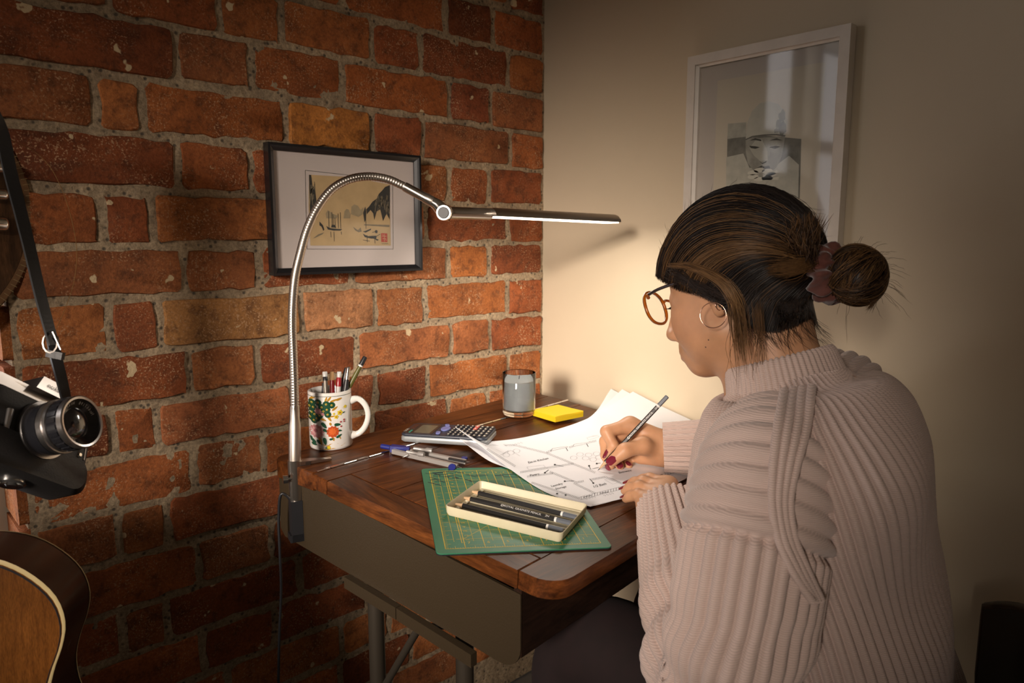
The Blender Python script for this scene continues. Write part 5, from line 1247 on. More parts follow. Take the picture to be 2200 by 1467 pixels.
RR_ = [.045, .066, .076, .070, .058, .052, .043, .037]
Pr, fl = loft(sleeve_rings(RP_, RR_, Y_), 26, 9, 170, .0055, wr=sleeve_wr(.004, .2, .40, 80), pw=2.0)
loft_obj('sleeve', Pr, fl, sweater)
# rolled cuff edges
for P_, r_ in ((WL2, .040), (WRR + unit(WRR - ELR) * .002, .037)): pass
# saddle band of four ribs over the armhole
allv = np.concatenate([Pt.reshape(-1, 3), Ps.reshape(-1, 3)])
cC = (allv - CAM) @ RW; cU = np.stack([cC[:, 0] / cC[:, 2] * FPX + CX, cC[:, 1] / cC[:, 2] * FPX + CY], 1)
def hit(px, py):
    d = np.hypot(cU[:, 0] - px, cU[:, 1] - py); near = np.where(d < 7)[0]; return float(cC[near, 2].min()) if len(near) else float(cC[d.argmin(), 2])
le = smooth_path([(1675, 842, 0), (1668, 880, 0), (1657, 945, 0), (1651, 1040, 0), (1655, 1105, 0), (1674, 1180, 0), (1705, 1240, 0), (1742, 1292, 0)], 40)[:, :2]
re = smooth_path([(1754, 830, 0), (1750, 870, 0), (1740, 930, 0), (1720, 1000, 0), (1704, 1075, 0), (1712, 1150, 0), (1738, 1220, 0), (1768, 1290, 0)], 40)[:, :2]
dep = np.array([[hit(*(le[i] + (re[i] - le[i]) * f)) for f in (0.125, .375, .625, .875)] for i in range(40)])
ker = np.hanning(11); ker /= ker.sum()
for k in range(4):
    f = .125 + .25 * k; d_ = np.convolve(np.pad(dep[:, k], 5, 'edge'), ker, 'valid')
    path = [atd(*(le[i] + (re[i] - le[i]) * f), d_[i] + .0002) for i in range(40)]; wd = np.linalg.norm(re - le, axis=1) / 8 / FPX * d_
    obj('saddle_rib', MB().tube(path, np.maximum(.0042, wd * 1.02), 10), M_KNIT, sweater, smooth=80)
# trousers
M_TROUSER = mat('dark_maroon_trousers', (.012, .004, .004), .85, var=.2, vscale=40)
for sx, kx in ((-1, np.array([-.515, -.60, .535])), (1, np.array([-.30, -.62, .54]))):
    hipj = HIP + np.array([sx * .085, .0, -.03]); foot = np.array([kx[0], kx[1] - .06, .09])
    TRr = sleeve_rings([hipj - np.array([0, .06, 0]), hipj, hipj * .5 + kx * .5, kx + np.array([0, -.02, .0]), kx + np.array([0, .022, -.06]), kx * .5 + foot * .5, foot], [.10, .098, .084, .070, .066, .060, .055], Z_)
    Pq, fl = loft(TRr, 20, 2, 60, .0, pw=2.0); loft_obj('trouser_leg', Pq, fl, person, M_TROUSER)
    ft = foot - np.array([0, 0, .05]); sh = MB().prism(rrect(.085, .24, .04, 6), 0, .06, frame(ft + np.array([0, .07, -.0395]), X_, Y_, Z_), .012); obj('shoe', sh, M_BLACKLEATHER, person, smooth=50)

# ---- hair: a combed shell drawn back to the bun, with strands over it
HC = np.array([-.008, 0, .040]); HRAD = np.array([.108, .0865, .0985]); KNOT = np.array([-.108, 0, -.006])
HLINE = [(.097, 0, .066), (.096, .035, .052), (.074, .058, .034), (.046, .069, .014), (.018, .074, .000), (-.007, .079, -.018), (-.024, .069, -.046), (-.054, .046, -.066), (-.084, 0, -.054)]
MIDW = [(0.0, 0, 1.5), (-.05, .55, 1.35), (-.15, 1.05, .8), (-.25, 1.2, .45), (-.45, 1.15, .2), (-.75, 1.0, -.05), (-.9, .75, -.45), (-1.0, .3, -.65), (-1.05, 0, -.7)]
_hl = smooth_path(HLINE, 61); _mw = smooth_path(MIDW, 61)
def hair_path(u, ts, side=1, lift=0.0):
    """u 0..1 from forehead to nape; ts 0..1 from hairline to knot"""
    i = u * 60; k = int(min(i, 59.999)); f = i - k
    h = _hl[k] * (1 - f) + _hl[k + 1] * f; m = _mw[k] * (1 - f) + _mw[k + 1] * f
    ts = np.asarray(ts)[:, None]; hd_ = (h - HC); hd_ = hd_ / HRAD; kd = (KNOT - HC) / HRAD
    w = (1 - ts) ** 2 * unit(hd_) + 2 * ts * (1 - ts) * m * .95 + ts ** 2 * unit(kd)
    w /= np.linalg.norm(w, axis=1)[:, None]
    rs_ = np.linalg.norm(hd_); t = ts[:, 0]; r = 1.0 + (rs_ - 1.0 + .02) * np.clip(1 - t / .22, 0, 1) ** 1.5 + (np.linalg.norm(kd) - 1) * np.clip((t - .75) / .25, 0, 1) ** 1.5
    P = HC + w * HRAD * r[:, None]; P = P + w * lift; P[:, 1] *= side; return P
M_HAIR = attr_mat('dark_brown_hair', .42, spec=.35)
nu, nt = 260, 70; ts = np.linspace(0, 1, nt); loop_u = np.concatenate([np.linspace(0, 1, nu // 2, endpoint=False), np.linspace(1, 0, nu // 2, endpoint=False)]); sides = np.array([1] * (nu // 2) + [-1] * (nu // 2))
rg = np.random.default_rng(5); ridge = np.convolve(rg.normal(0, 1, nu + 8), np.hanning(5) / 2, 'same')[4:-4] * .0011
Sh = np.stack([hair_path(u, ts, s_, 0) for u, s_ in zip(loop_u, sides)], 1)
out = Sh - HC; out /= np.linalg.norm(out, axis=2)[..., None]; env = np.clip(ts / .12, .15, 1)[:, None, None]
Sh = Sh + out * (ridge[None, :, None] * env) + out * (.0012 * np.sin(ts * 9)[:, None, None] * np.sin(loop_u * 23)[None, :, None])
_bp = [p for p in PRIMS if p[-1] > 0 and np.linalg.norm(p[1] - HO) < .22]
def body_d(P):
    d = np.full(len(P), 1.0)
    for p in _bp: d = np.minimum(d, prim_eval(p, P))
    return d
def push_out(P, gap):
    sh_ = np.shape(P); P = np.asarray(P, float).reshape(-1, 3).copy(); gap = np.broadcast_to(gap, len(P))
    for _ in range(2):
        d = body_d(P); m = d < gap
        if not m.any(): break
        Q = P[m]; e = .002; g = np.stack([body_d(Q + e * a) - body_d(Q - e * a) for a in np.eye(3)], 1); g /= np.linalg.norm(g, axis=1)[:, None] + 1e-9; P[m] = Q + g * (gap[m] - d[m])[:, None]
    return P.reshape(sh_)
Vh = push_out(HO + Sh.reshape(-1, 3) @ HM.T, np.repeat(np.clip(.0012 + ts * .03, 0, .0030), nu)); inn = (HO + HM @ HC) + (Vh[:nu] - (HO + HM @ HC)) * .93       # turn the hairline edge under
k_ = nu; F = [(i * k_ + j, i * k_ + (j + 1) % k_, (i + 1) * k_ + (j + 1) % k_, (i + 1) * k_ + j) for i in range(nt - 1) for j in range(k_)]
nV = len(Vh); F += [(nV + j, nV + (j + 1) % k_, (j + 1) % k_, j) for j in range(k_)]
hair = fast_obj('hair', np.concatenate([Vh, inn]), np.array(F), M_HAIR, person)
DARK, BROWN, CARA, GOLD_ = np.array([.010, .0065, .005]), np.array([.021, .0115, .0078]), np.array([.17, .085, .032]), np.array([.33, .185, .075])
colr = np.tile(DARK, (nV + k_, 1)); mixu = np.clip((np.tile(loop_u, nt) - .2) * 2, 0, 1) * .12; colr[:nV] += mixu[:, None] * CARA * .6; setcol(hair, colr)
class Strands:
    def __init__(s): s.V = []; s.F = []; s.C = []; s.n = 0
    def add(s, P, r, c0, c1):
        P = np.asarray(P); m = len(P); T_ = np.gradient(P, axis=0); T_ /= np.linalg.norm(T_, axis=1)[:, None] + 1e-12; A = np.cross(T_, np.array([.3, .2, 1.0])); A /= np.linalg.norm(A, axis=1)[:, None] + 1e-12; B_ = np.cross(T_, A)
        w = np.linspace(0, 1, m); rr = (r * np.clip(np.minimum(w * 6 + .5, (1 - w) * 5 + .15), 0, 1))[:, None]
        for k in range(3): a = 2 * PI * k / 3; s.V.append(P + rr * (math.cos(a) * A + math.sin(a) * B_))
        b = s.n; i = np.arange(m - 1)
        for k in range(3): k2 = (k + 1) % 3; s.F.append(np.stack([b + k * m + i, b + k2 * m + i, b + k2 * m + i + 1, b + k * m + i + 1], 1))
        c = c0[None] * (1 - w[:, None]) + c1[None] * w[:, None]; s.C += [c, c, c]; s.n += 3 * m
    def build(s, name, parent, m=None, push=False):
        if push: s.V = [push_out(np.concatenate(s.V), .0044)]
        o = fast_obj(name, np.concatenate(s.V), np.concatenate(s.F), m or M_HAIR, parent); setcol(o, np.concatenate(s.C)); o['kind'] = 'stuff'; return o
def toW(P): return HO + np.asarray(P) @ HM.T
st = Strands()
for i in range(4300):
    u = rg.random(); side = 1 if rg.random() < .72 else -1; t0 = max(0, rg.normal(.0, .22)); t0 = min(abs(t0), .55); t1 = min(1.0, t0 + rg.uniform(.35, 1.0))
    tt = np.linspace(t0, t1, 13); P = hair_path(u, tt, side, rg.uniform(.0004, .0030)); P = P + rg.normal(0, .0006, 3) + np.sin(np.linspace(0, rg.uniform(2, 7), 13) + rg.uniform(0, 6))[:, None] * rg.normal(0, .0007, 3)
    clump = .5 + .5 * math.sin(u * 61 + 1.3) * math.sin(u * 23); q_ = rg.random(); lo_ = np.clip((u - .16) * 2.2, 0, 1) * (1 if u < .75 else .4)
    if q_ < .05 * lo_ + .13 * lo_ * (clump > .72): c0, c1 = BROWN * rg.uniform(.6, 1.2), CARA * rg.uniform(.3, 1.1)
    elif q_ < .38: c0, c1 = BROWN * rg.uniform(.4, 1.1), BROWN * rg.uniform(.6, 1.7)
    else: c0, c1 = DARK * rg.uniform(.7, 1.6), DARK * rg.uniform(.8, 2)
    st.add(toW(P), rg.uniform(.00022, .00042), c0, c1)
for i in range(1300):
    u = rg.uniform(.66, 1.0); side = 1 if rg.random() < .8 else -1; t0 = abs(rg.normal(0, .06)); P = hair_path(u, np.linspace(t0, rg.uniform(.5, 1), 11), side, rg.uniform(.001, .004)) + rg.normal(0, .0007, 3)
    cc = DARK * rg.uniform(.8, 2) if rg.random() < .6 else (BROWN * rg.uniform(.8, 2) if rg.random() < .75 else CARA * .6); st.add(toW(P), rg.uniform(.00026, .00045), cc, cc * 1.2)
# swept highlight strands along the side, over the ear
for i in range(210):
    u = rg.normal(.44, .05) if i < 130 else rg.uniform(.15, .42); P = hair_path(float(np.clip(u, .1, .6)), np.linspace(rg.uniform(0, .15), rg.uniform(.6, 1), 13), 1, rg.uniform(.002, .0048)) + rg.normal(0, .0006, 3)
    st.add(toW(P), rg.uniform(.00025, .00042), CARA * rg.uniform(.4, 1.1), CARA * rg.uniform(.7, 1.5) if rg.random() < .7 else GOLD_ * .8)
# fly-away hairs on the crown and nape
for i in range(130):
    u = rg.random() * .5; t = rg.uniform(.05, .9); P0 = hair_path(u, np.array([t, t + .03, t + .06]), 1 if rg.random() < .6 else -1, .001); d_ = unit(P0[2] - P0[0]); o_ = unit(P0[1] - HC); L_ = rg.uniform(.012, .035)
    P = [P0[0] + d_ * L_ * w + o_ * L_ * .45 * w * w + rg.normal(0, .0006, 3) for w in np.linspace(0, 1, 7)]; st.add(toW(P), .00016, BROWN, BROWN * 1.5)
for i in range(170):
    u = rg.uniform(.70, 1.0); P0 = hair_path(u, np.array([0.0, .03]), 1 if rg.random() < .7 else -1, .0)[0]; L_ = rg.uniform(.012, .045); dr = unit(np.array([rg.normal(-.3, .25), rg.normal(.15, .3), -1.0]))
    P = [P0 + dr * L_ * w + np.array([-.5, 0, .2]) * L_ * .35 * w * w for w in np.linspace(0, 1, 8)]; P = [p + np.array([-.004, 0, 0]) for p in P]; st.add(toW(P), .00020, BROWN, BROWN * 1.8)
st.build('hair_strands', hair, push=True)
# the loose lock in front of the ear and the front sweep
lk = Strands(); lockpx = [(1438, 570, .925), (1478, 573, .900), (1520, 588, .884), (1556, 612, .872), (1580, 650, .868), (1590, 700, .872), (1592, 745, .880), (1600, 800, .890)]
_hb = np.concatenate([Vh, bv[::2]]); _hc = (_hb - CAM) @ RW; _hu = np.stack([_hc[:, 0] / _hc[:, 2] * FPX + CX, _hc[:, 1] / _hc[:, 2] * FPX + CY], 1)
def hdep(x, y, lift=.004):
    d = np.hypot(_hu[:, 0] - x, _hu[:, 1] - y); near = np.where(d < 6)[0]; return float(_hc[near, 2].min() if len(near) else _hc[d.argmin(), 2]) - lift
lockpx = [(x, y, hdep(x, y, .005)) for x, y, d in lockpx]; _dd = np.convolve(np.pad([p[2] for p in lockpx], 1, 'edge'), [.25, .5, .25], 'valid'); lockpx = [(p[0], p[1], min(a, p[2])) for p, a in zip(lockpx, _dd)]
base = smooth_path([atd(*p) for p in lockpx], 26)
for i in range(150):
    off = rg.normal(0, 1, 3) * .0030; n_end = int(rg.uniform(17, 26)); w = np.linspace(0, 1, 26)[:, None]; P = base + off * (.5 + 1.3 * w) + np.sin(w * rg.uniform(3, 9) + rg.uniform(0, 6)) * rg.normal(0, .0010, 3)
    lk.add(P[int(rg.uniform(0, 5)):n_end], rg.uniform(.00024, .0004), CARA * rg.uniform(.5, 1.3), GOLD_ * rg.uniform(.5, 1.1) if rg.random() < .7 else CARA)
for i in range(110):
    p0 = hair_path(rg.uniform(.02, .2), np.array([.02, .05]), 1, .002)[0]; xy = [(1455 + rg.normal(0, 8), 590 + rg.normal(0, 6)), (1500 + rg.normal(0, 8), 616 + rg.normal(0, 6)), (1560, 636 + rg.normal(0, 8)), (1620, 640 + rg.normal(0, 12))]; b = smooth_path([toW(p0)] + [atd(x, y, hdep(x, y, rg.uniform(.001, .005))) for x, y in xy], 16)
    lk.add(b, rg.uniform(.00025, .0004), DARK * 1.5, BROWN * rg.uniform(.8, 2.0))
for i in range(80):
    x = rg.uniform(1560, 1640); P = smooth_path([atd(x, 655 + rg.normal(0, 10), .872), atd(x + 6, 715 + rg.normal(0, 10), .876), atd(x + rg.normal(8, 10), 770 + rg.normal(0, 25), .886), atd(x + rg.normal(22, 16), 825 + rg.normal(0, 35), .893)], 12)
    lk.add(P[:int(rg.uniform(6, 12))], rg.uniform(.00018, .0003), CARA * .6, CARA * rg.uniform(.5, 1.4))
lk.build('loose_lock', hair, push=True)
# bun: a knot of coiled strands round a core
bc = toW([(-.150, 0, -.022)])[0]; BR_ = np.array([.030, .034, .034])
bun = fast_obj('hair_bun', *(lambda m: (np.array(m.v), np.array([f for f in m.f if len(f) == 4])))(MB().grid([[bc + HM @ (BR_ * np.array([math.cos(a) * math.sin(b), math.sin(a) * math.sin(b), math.cos(b)]) * (1 + .05 * math.sin(3 * a + 4 * b))) for a in np.linspace(0, 2 * PI, 40, endpoint=False)] for b in np.linspace(.02, PI - .02, 24)], closed_u=True)), M_HAIR, hair); setcol(bun, np.tile(BROWN, (len(bun.data.vertices), 1)))
bs = Strands()
for i in range(750):
    grp = i % 9; ax0 = unit(np.array([math.cos(grp * 2.1), math.sin(grp * 1.7) + .2, math.cos(grp * 1.1 + 1)])); ax = unit(ax0 + rg.normal(0, .10, 3)); e1 = unit(np.cross(ax, [.3, .5, .8])); e2 = np.cross(ax, e1); hgt = rg.normal(.25 * math.sin(grp * 3), .12); a0 = rg.uniform(0, 2 * PI); ln = rg.uniform(1.2, 3.4); rr = 1.02 + .10 * (grp % 3) / 2 + rg.normal(0, .02)
    P = [bc + HM @ (BR_ * rr * (ax * hgt + math.sqrt(max(.05, 1 - hgt * hgt)) * (e1 * math.cos(a0 + ln * w) + e2 * math.sin(a0 + ln * w)))) for w in np.linspace(0, 1, 14)]
    cc = CARA * rg.uniform(.3, 1.3) if rg.random() < .66 else (BROWN * rg.uniform(.6, 2) if rg.random() < .8 else GOLD_ * .8); bs.add(P, rg.uniform(.00028, .0005), cc, cc * rg.uniform(.6, 1.4))
for i in range(60):
    d_ = unit(rg.normal(0, 1, 3) + np.array([-.6, 0, 0])); L_ = rg.uniform(.01, .035); P = [bc + HM @ (BR_ * d_ * 1.0 + d_ * L_ * w + np.array([0, 0, -.5]) * L_ * w * w + rg.normal(0, .0005, 3)) for w in np.linspace(0, 1, 8)]; bs.add(P, .0002, BROWN * 2, CARA * .7)
for j in range(3):
    for i in range(14): bs.add(smooth_path([atd(1850 + 4 * j, 560, .845), atd(1878 + rg.normal(0, 2), 600 + 8 * j, .85), atd(1882 + rg.normal(0, 2), 640, .85), atd(1866 + rg.normal(0, 5), 664 + rg.normal(0, 3), .85)], 12), .0003, BROWN * 2, CARA * .6)
# short ends sticking out above the scrunchie
for i in range(330):
    x1 = rg.normal(1728, 22); y1 = rg.uniform(452, 520); x0 = rg.normal(1742, 9); y0 = rg.normal(552, 12); dd = rg.normal(.868, .006)
    mid_ = ((x0 + x1) / 2 + rg.normal(-6, 8), (y0 + y1) / 2 + rg.normal(0, 6)); cc = CARA * rg.uniform(.4, 1.5); bs.add(smooth_path([atd(x0, y0, dd), atd(*mid_, dd - .008), atd(x1, y1, dd - .004 + rg.normal(0, .006))], 8), rg.uniform(.0003, .0005), BROWN * 1.5, cc if rg.random() < .75 else BROWN * 2)
for i in range(120):
    y1 = rg.normal(575, 10); bs.add(smooth_path([atd(1752 + rg.normal(0, 5), rg.normal(560, 10), .868), atd(1715, y1 - 4 + rg.normal(0, 5), .858), atd(rg.uniform(1640, 1690), y1 + rg.normal(0, 6), .860)], 9), .0004, CARA * .8, CARA * rg.uniform(.3, 1.0))
bs.build('bun_strands', hair)
# scrunchie
M_SCR = mat('rust_velvet', (.115, .030, .018), .8, sheen=.5, var=.25, vscale=90)
sc0 = np.array([-.1185, 0, -.010]); axs = unit(np.array([-1, 0, -.16])); e1 = np.array([0, 1.0, 0]); e2 = np.cross(axs, e1); G_ = []
for i in range(120):
    a = 2 * PI * i / 120; wob = 1 + .16 * math.sin(11 * a) + .1 * math.sin(17 * a + 1); row = []
    for j in range(22):
        b = 2 * PI * j / 22; rr = .0135 * (wob if math.cos(b) > -.3 else 1) * (1 + .14 * math.sin(3 * b + 9 * a)); c_ = .0235 + rr * math.cos(b); row.append(toW([sc0 + (e1 * math.cos(a) + e2 * math.sin(a)) * c_ + axs * (rr * 1.05 * math.sin(b) + .0035 * math.sin(8 * a))])[0])
    G_.append(row)
G_.append(G_[0]); m_ = MB().grid(G_, closed_u=True); obj('scrunchie', m_, M_SCR, person, smooth=180)

# ---- glasses and earrings
M_AMBER = mat('amber_acetate', (.50, .125, .006), .2, trans=.35, ior=1.45, coat=.4); M_DARKFR = mat('dark_brown_acetate', (.020, .010, .010), .25, coat=.4)
gls = obj('glasses', MB().tube([toW([p])[0] for p in smooth_path([(.1115, .0125, .0165), (.1150, .006, .0195), (.1155, 0, .0202), (.1150, -.006, .0195), (.1115, -.0125, .0165)], 14)], .0019, 8), M_AMBER, person, smooth=60)
LENS = mat('lens', (1, 1, 1), .01)
for s_ in (-1, 1):
    lp = []
    for k in range(48):
        a = 2 * PI * k / 48; y = .0385 + .0265 * np.sign(math.cos(a)) * abs(math.cos(a)) ** .86; z = .0065 + .0235 * np.sign(math.sin(a)) * abs(math.sin(a)) ** .82; x = .1125 - .16 * max(0, y - .02) ** 1 * .55 + .10 * (z - .0065)
        lp.append((x, s_ * y, z))
    lw = toW(lp + lp[:2]); rim = obj('rim', MB().tube(lw, .0021, 8, caps=False), M_AMBER, gls, smooth=60)
    lo_ = toW([(x + .0017, y, z) for x, y, z in lp + lp[:2]]); obj('rim_edge', MB().tube(lo_, .0013, 6, caps=False), M_DARKFR, rim, smooth=60)
    obj('lens', MB().add(toW([tuple(np.mean(lp, axis=0) + np.array([.0008, 0, 0]))] + lp), [(0, 1 + k, 1 + (k + 1) % 48) for k in range(48)]), M_PANE, gls, smooth=180)
    hg = (.1020, s_ * .0655, .0215); obj('temple', MB().tube(toW(smooth_path([hg, (.080, s_ * .0705, .0235), (.040, s_ * .0745, .0225), (.005, s_ * .078, .018), (-.012, s_ * .0775, .004), (-.018, s_ * .0745, -.012)], 24)), np.linspace(.0023, .0018, 24), 8), M_DARKFR, gls, smooth=60)
    obj('hinge_end', MB().tube(toW([(.1050, s_ * .0600, .0190), hg, (.0985, s_ * .0672, .0215)]), [.0028, .0026, .0022], 8), M_AMBER, gls, smooth=60)
M_ROSE = mat('rose_gold', (.80, .50, .38), .14, 1)
def hoop(px, py, d, r, tr, axis, nm): 
    c = atd(px, py, d); x, y, z = basis(axis); obj(nm, MB().tube([c + r * (x * math.cos(t) + y * math.sin(t)) for t in np.linspace(.0, 2 * PI, 49)], tr, 8, caps=False), M_ROSE, person, smooth=60)
lobe = surf_hit(1547, 662, bv); ld = float((lobe - CAM) @ RW[:, 2])
hoop(1532, 677, ld - .004, .0158, .00062, camvec(-.25, -.05, -1), 'hoop_earring'); hoop(1545, 655, ld + .001, .0066, .00062, camvec(.5, -.1, -.8), 'small_earring')

# ================================================================== chair
M_CHAIRWOOD = wood('chair_walnut', (.012, .006, .004), (.05, .022, .012), (0, 0, 0), (40, 6, 40), .4, .2); M_CHAIRDARK = mat('black_vinyl', (.008, .008, .008), .5)
chc = np.array([HIP[0], HIP[1] - .0, 0]); ch = thing('chair', 'dark wooden chair with curved backrest behind the person', 'chair', chc)
seat = MB().prism(rrect(.42, .40, .07, 6), .395, .418, frame(chc, X_, Y_, Z_), .006); obj('seat', seat, M_CHAIRWOOD, ch, smooth=40)
def backring(z, r, th, spread=.95): return [(r + th) * np.array([math.sin(a), -math.cos(a), 0]) + np.array([0, 0, z]) for a in np.linspace(-spread, spread, 26)]
Gb = []; zc_ = lambda z, a: z
for r_, flipn in ((.300, 0), (.314, 1)):
    Gb.append([[np.array([chc[0], chc[1] + .105, 0]) + r_ * np.array([math.sin(a), -math.cos(a), 0]) + Z_ * (.50 + (.175 - .06 * (abs(a) / .92) ** 3) * k / 8) for a in np.linspace(-.92, .92, 30)] for k in range(9)])
A, B2 = np.array(Gb[0]), np.array(Gb[1]); mbk = MB().grid(A, flip=True).grid(B2)
obj('backrest', mbk, M_CHAIRDARK, ch, smooth=60)
edge = np.concatenate([(A[0] + B2[0]) / 2, ((A[:, -1] + B2[:, -1]) / 2)[1:], ((A[-1] + B2[-1]) / 2)[::-1][1:], ((A[:, 0] + B2[:, 0]) / 2)[::-1][1:]]); obj('backrest_edge', MB().tube(edge, .0078, 8), M_CHAIRWOOD, ch, smooth=60)
for sx in (-1, 1):
    obj('back_post', MB().tube(smooth_path([chc + np.array([sx * .16, -.17, .41]), chc + np.array([sx * .165, -.175, .50]), chc + np.array([sx * .165, -.172, .60])], 10), .011, 10), M_LEG, ch, smooth=60)
    for sy in (-1, 1): obj('leg', MB().tube([chc + np.array([sx * .15, sy * .14, .40]), chc + np.array([sx * .19, sy * .18, .003])], [.014, .011], 12), M_LEG, ch, smooth=60)

# ================================================================== guitar in the corner by the window
n_c = unit(np.array([.27, 0.02, -.96])); gN = camvec(*n_c); gU = unit(camvec(0.0, -1, .05) - (camvec(0, -1, .05) @ gN) * gN); gA = np.cross(gU, gN); gA = gA if gA @ camvec(1, 0, 0) > 0 else -gA
GB = atd(-96, 1143, .865)                       # neck joint on the back edge
def gout(scale=1.0):
    pts = [(0, 0), (.05, -.001), (.085, -.010), (.115, -.030), (.136, -.055), (.1445, -.083), (.142, -.108), (.134, -.135), (.130, -.160), (.134, -.190), (.152, -.235), (.172, -.285), (.185, -.340), (.184, -.390), (.165, -.440), (.125, -.478), (.065, -.496), (0, -.500)]
    c = smooth_path([(x, y, 0) for x, y in pts], 60)[:, :2]; return np.concatenate([c, (c * np.array([-1, 1]))[::-1][1:-1]])
go = gout(); gn = len(go); GT = .098
gbase = GB - gU * .5; guit = thing('guitar', 'acoustic guitar with amber top and dark sides leaning below the window', 'guitar', gbase * np.array([1, 1, 0]) + Z_ * (gbase[2]))
M_GSIDE = wood('dark_rosewood', (.008, .004, .004), (.026, .012, .010), (0, 0, 0), (30, 30, 4), .2, .6); M_GTOP = wood('amber_spruce', (.085, .027, .004), (.16, .055, .009), (0, 0, .3), (260, 260, 3), .18, .7, .02); M_BIND = mat('cream_binding', (.42, .33, .16), .3)
MGt = frame(GB, gA, gU, gN)
def gloop(z, sc_=0): 
    c = go.mean(0); d = go - np.array([0, -.25]); L_ = np.linalg.norm(d, axis=1)[:, None]; q = go - d / L_ * sc_; return [(x, y, z) for x, y in q]
V = gloop(0) + gloop(GT); F = [(k, (k + 1) % gn, gn + (k + 1) % gn, gn + k) for k in range(gn)]; F += [tuple(range(gn))[::-1]]
obj('sides', (xf(MGt, V), F), M_GSIDE, guit, smooth=50)
obj('top', (xf(MGt, gloop(GT + .0002, .0045)), [tuple(range(gn))]), M_GTOP, guit)
def gband(z, s0, w): 
    V = gloop(z, s0) + gloop(z + .0007, s0 + w * .5) + gloop(z, s0 + w); return xf(MGt, V), [(l * gn + k, l * gn + (k + 1) % gn, (l + 1) * gn + (k + 1) % gn, (l + 1) * gn + k) for l in (0, 1) for k in range(gn)]
obj('binding', gband(GT, -.0005, .0055), M_BIND, guit, smooth=60); obj('purfling', gband(GT + .0003, .0056, .0022), M_BLACKPLASTIC, guit)
bb = gloop(.002, -.0008) + gloop(.0045, -.0008); obj('back_binding', (xf(MGt, bb), [(k, (k + 1) % gn, gn + (k + 1) % gn, gn + k) for k in range(gn)]), M_BIND, guit)
obj('soundhole', MB().prism(circ(0, -.140, .052, n=40), GT + .0004, GT + .0009, MGt), mat('soundhole_black', (.004, .004, .004), .8), guit)
obj('rosette', MB().tube(xf(MGt, [(.054 * math.cos(t), -.140 + .055 * math.sin(t), GT + .0006) for t in np.linspace(0, 2 * PI, 49)]), .0014, 6, caps=False), M_BIND, guit)
obj('pickguard', MB().prism([(.035, -.175), (.054, -.150), (.060, -.125), (.075, -.135), (.094, -.170), (.104, -.215), (.098, -.250), (.07, -.255), (.045, -.225)], GT + .0008, GT + .0024, MGt), mat('dark_pickguard', (.006, .012, .011), .2), guit)
obj('bridge', MB().prism(rrect(.15, .028, .006, 4, 0, -.335), GT, GT + .009, MGt, .002), M_GSIDE, guit)
obj('neck', MB().hexa(xf(MGt, [(-.028, -.06, GT - .022), (.028, -.06, GT - .022), (.022, .36, GT - .018), (-.022, .36, GT - .018), (-.028, -.06, GT + .006), (.028, -.06, GT + .006), (.022, .36, GT + .006), (-.022, .36, GT + .006)])), M_GSIDE, guit)
obj('headstock', MB().prism([(-.024, .36), (.024, .36), (.036, .385), (.038, .52), (.02, .535), (-.02, .535), (-.038, .52), (-.036, .385)], GT - .012, GT + .003, MGt), M_GSIDE, guit)
for k in range(6): obj('string', MB().tube(xf(MGt, [(-.021 + .0084 * k, -.335, GT + .011), (-.018 + .0072 * k, .365, GT + .008)]), .0004, 5), M_CHROME, guit)
obj('stand_post', MB().tube(xf(MGt, [(0, -.50, .05), (0, -.52, .05)]), .012, 10).tube([xf(MGt, [(0, -.515, .05)])[0], xf(MGt, [(0, -.515, .05)])[0] * np.array([1, 1, 0]) + Z_ * .006], .010, 10), M_BLACKPLASTIC, guit, smooth=50) if gbase[2] > .03 else None

# ================================================================== round wooden instrument hanging beside the window
rc = atd(-300, 447, .90); RRAD = .193
rN = unit(CAM - rc) * .9 + camvec(.30, 0, 0); rN = unit(rN - (rN @ Z_) * Z_ * .9); rx, ry, rz_ = basis(rN)
inst = thing('banjo', 'round brown wooden instrument body with chrome fittings hanging beside the window', 'instrument', rc)
MR_ = frame(rc, rx, ry, rz_); M_BWOOD = wood('brown_ringed_wood', (.035, .016, .007), (.13, .060, .024), (.3, .2, 0), (90, 14, 14), .3, .4); M_BEDGE = mat('tan_edge', (.17, .085, .035), .4, var=.2, vscale=60)
obj('body_disc', MB().lathe([(.001, .004), (RRAD * .6, .006), (RRAD - .012, .003), (RRAD - .008, -.004), (RRAD - .008, -.055), (.001, -.06)], 72, MR_, caps=False), M_BWOOD, inst, smooth=40)
obj('rim', MB().lathe([(RRAD - .012, .0035), (RRAD - .003, .003), (RRAD, -.002), (RRAD, -.054), (RRAD - .010, -.057)], 72, MR_, caps=False), M_BEDGE, inst, smooth=40)
tk = MB()
for k in range(150): a = 2 * PI * k / 150; tk.add(xf(MR_, [(r_ * math.cos(a + e), r_ * math.sin(a + e), z_) for r_, e, z_ in ((RRAD - .010, -.0015, .0040), (RRAD - .0005, -.0015, .0032), (RRAD - .0005, .0015, .0032), (RRAD - .010, .0015, .0040))]), [(0, 1, 2, 3)])
tag(obj('rim_notches', tk, M_BIND, inst), kind='stuff')
def instpt(px, py, h): return onplane(px, py, rc + rz_ * h, rz_)
for y0, y1 in ((345, 372), (404, 430), (463, 497)):
    a_ = instpt(-22, (y0 + y1) / 2, .012); b_ = instpt(12, (y0 + y1) / 2 + 1, .012); hw = abs(np.linalg.norm(instpt(0, y0, .012) - instpt(0, y1, .012))) / 2
    obj('chrome_lug', MB().tube([a_, a_ * .1 + b_ * .9, b_ + (b_ - a_) * .08, b_ + (b_ - a_) * .16], [hw, hw, hw * .8, hw * .3], 16), M_CHROME, inst, smooth=50)
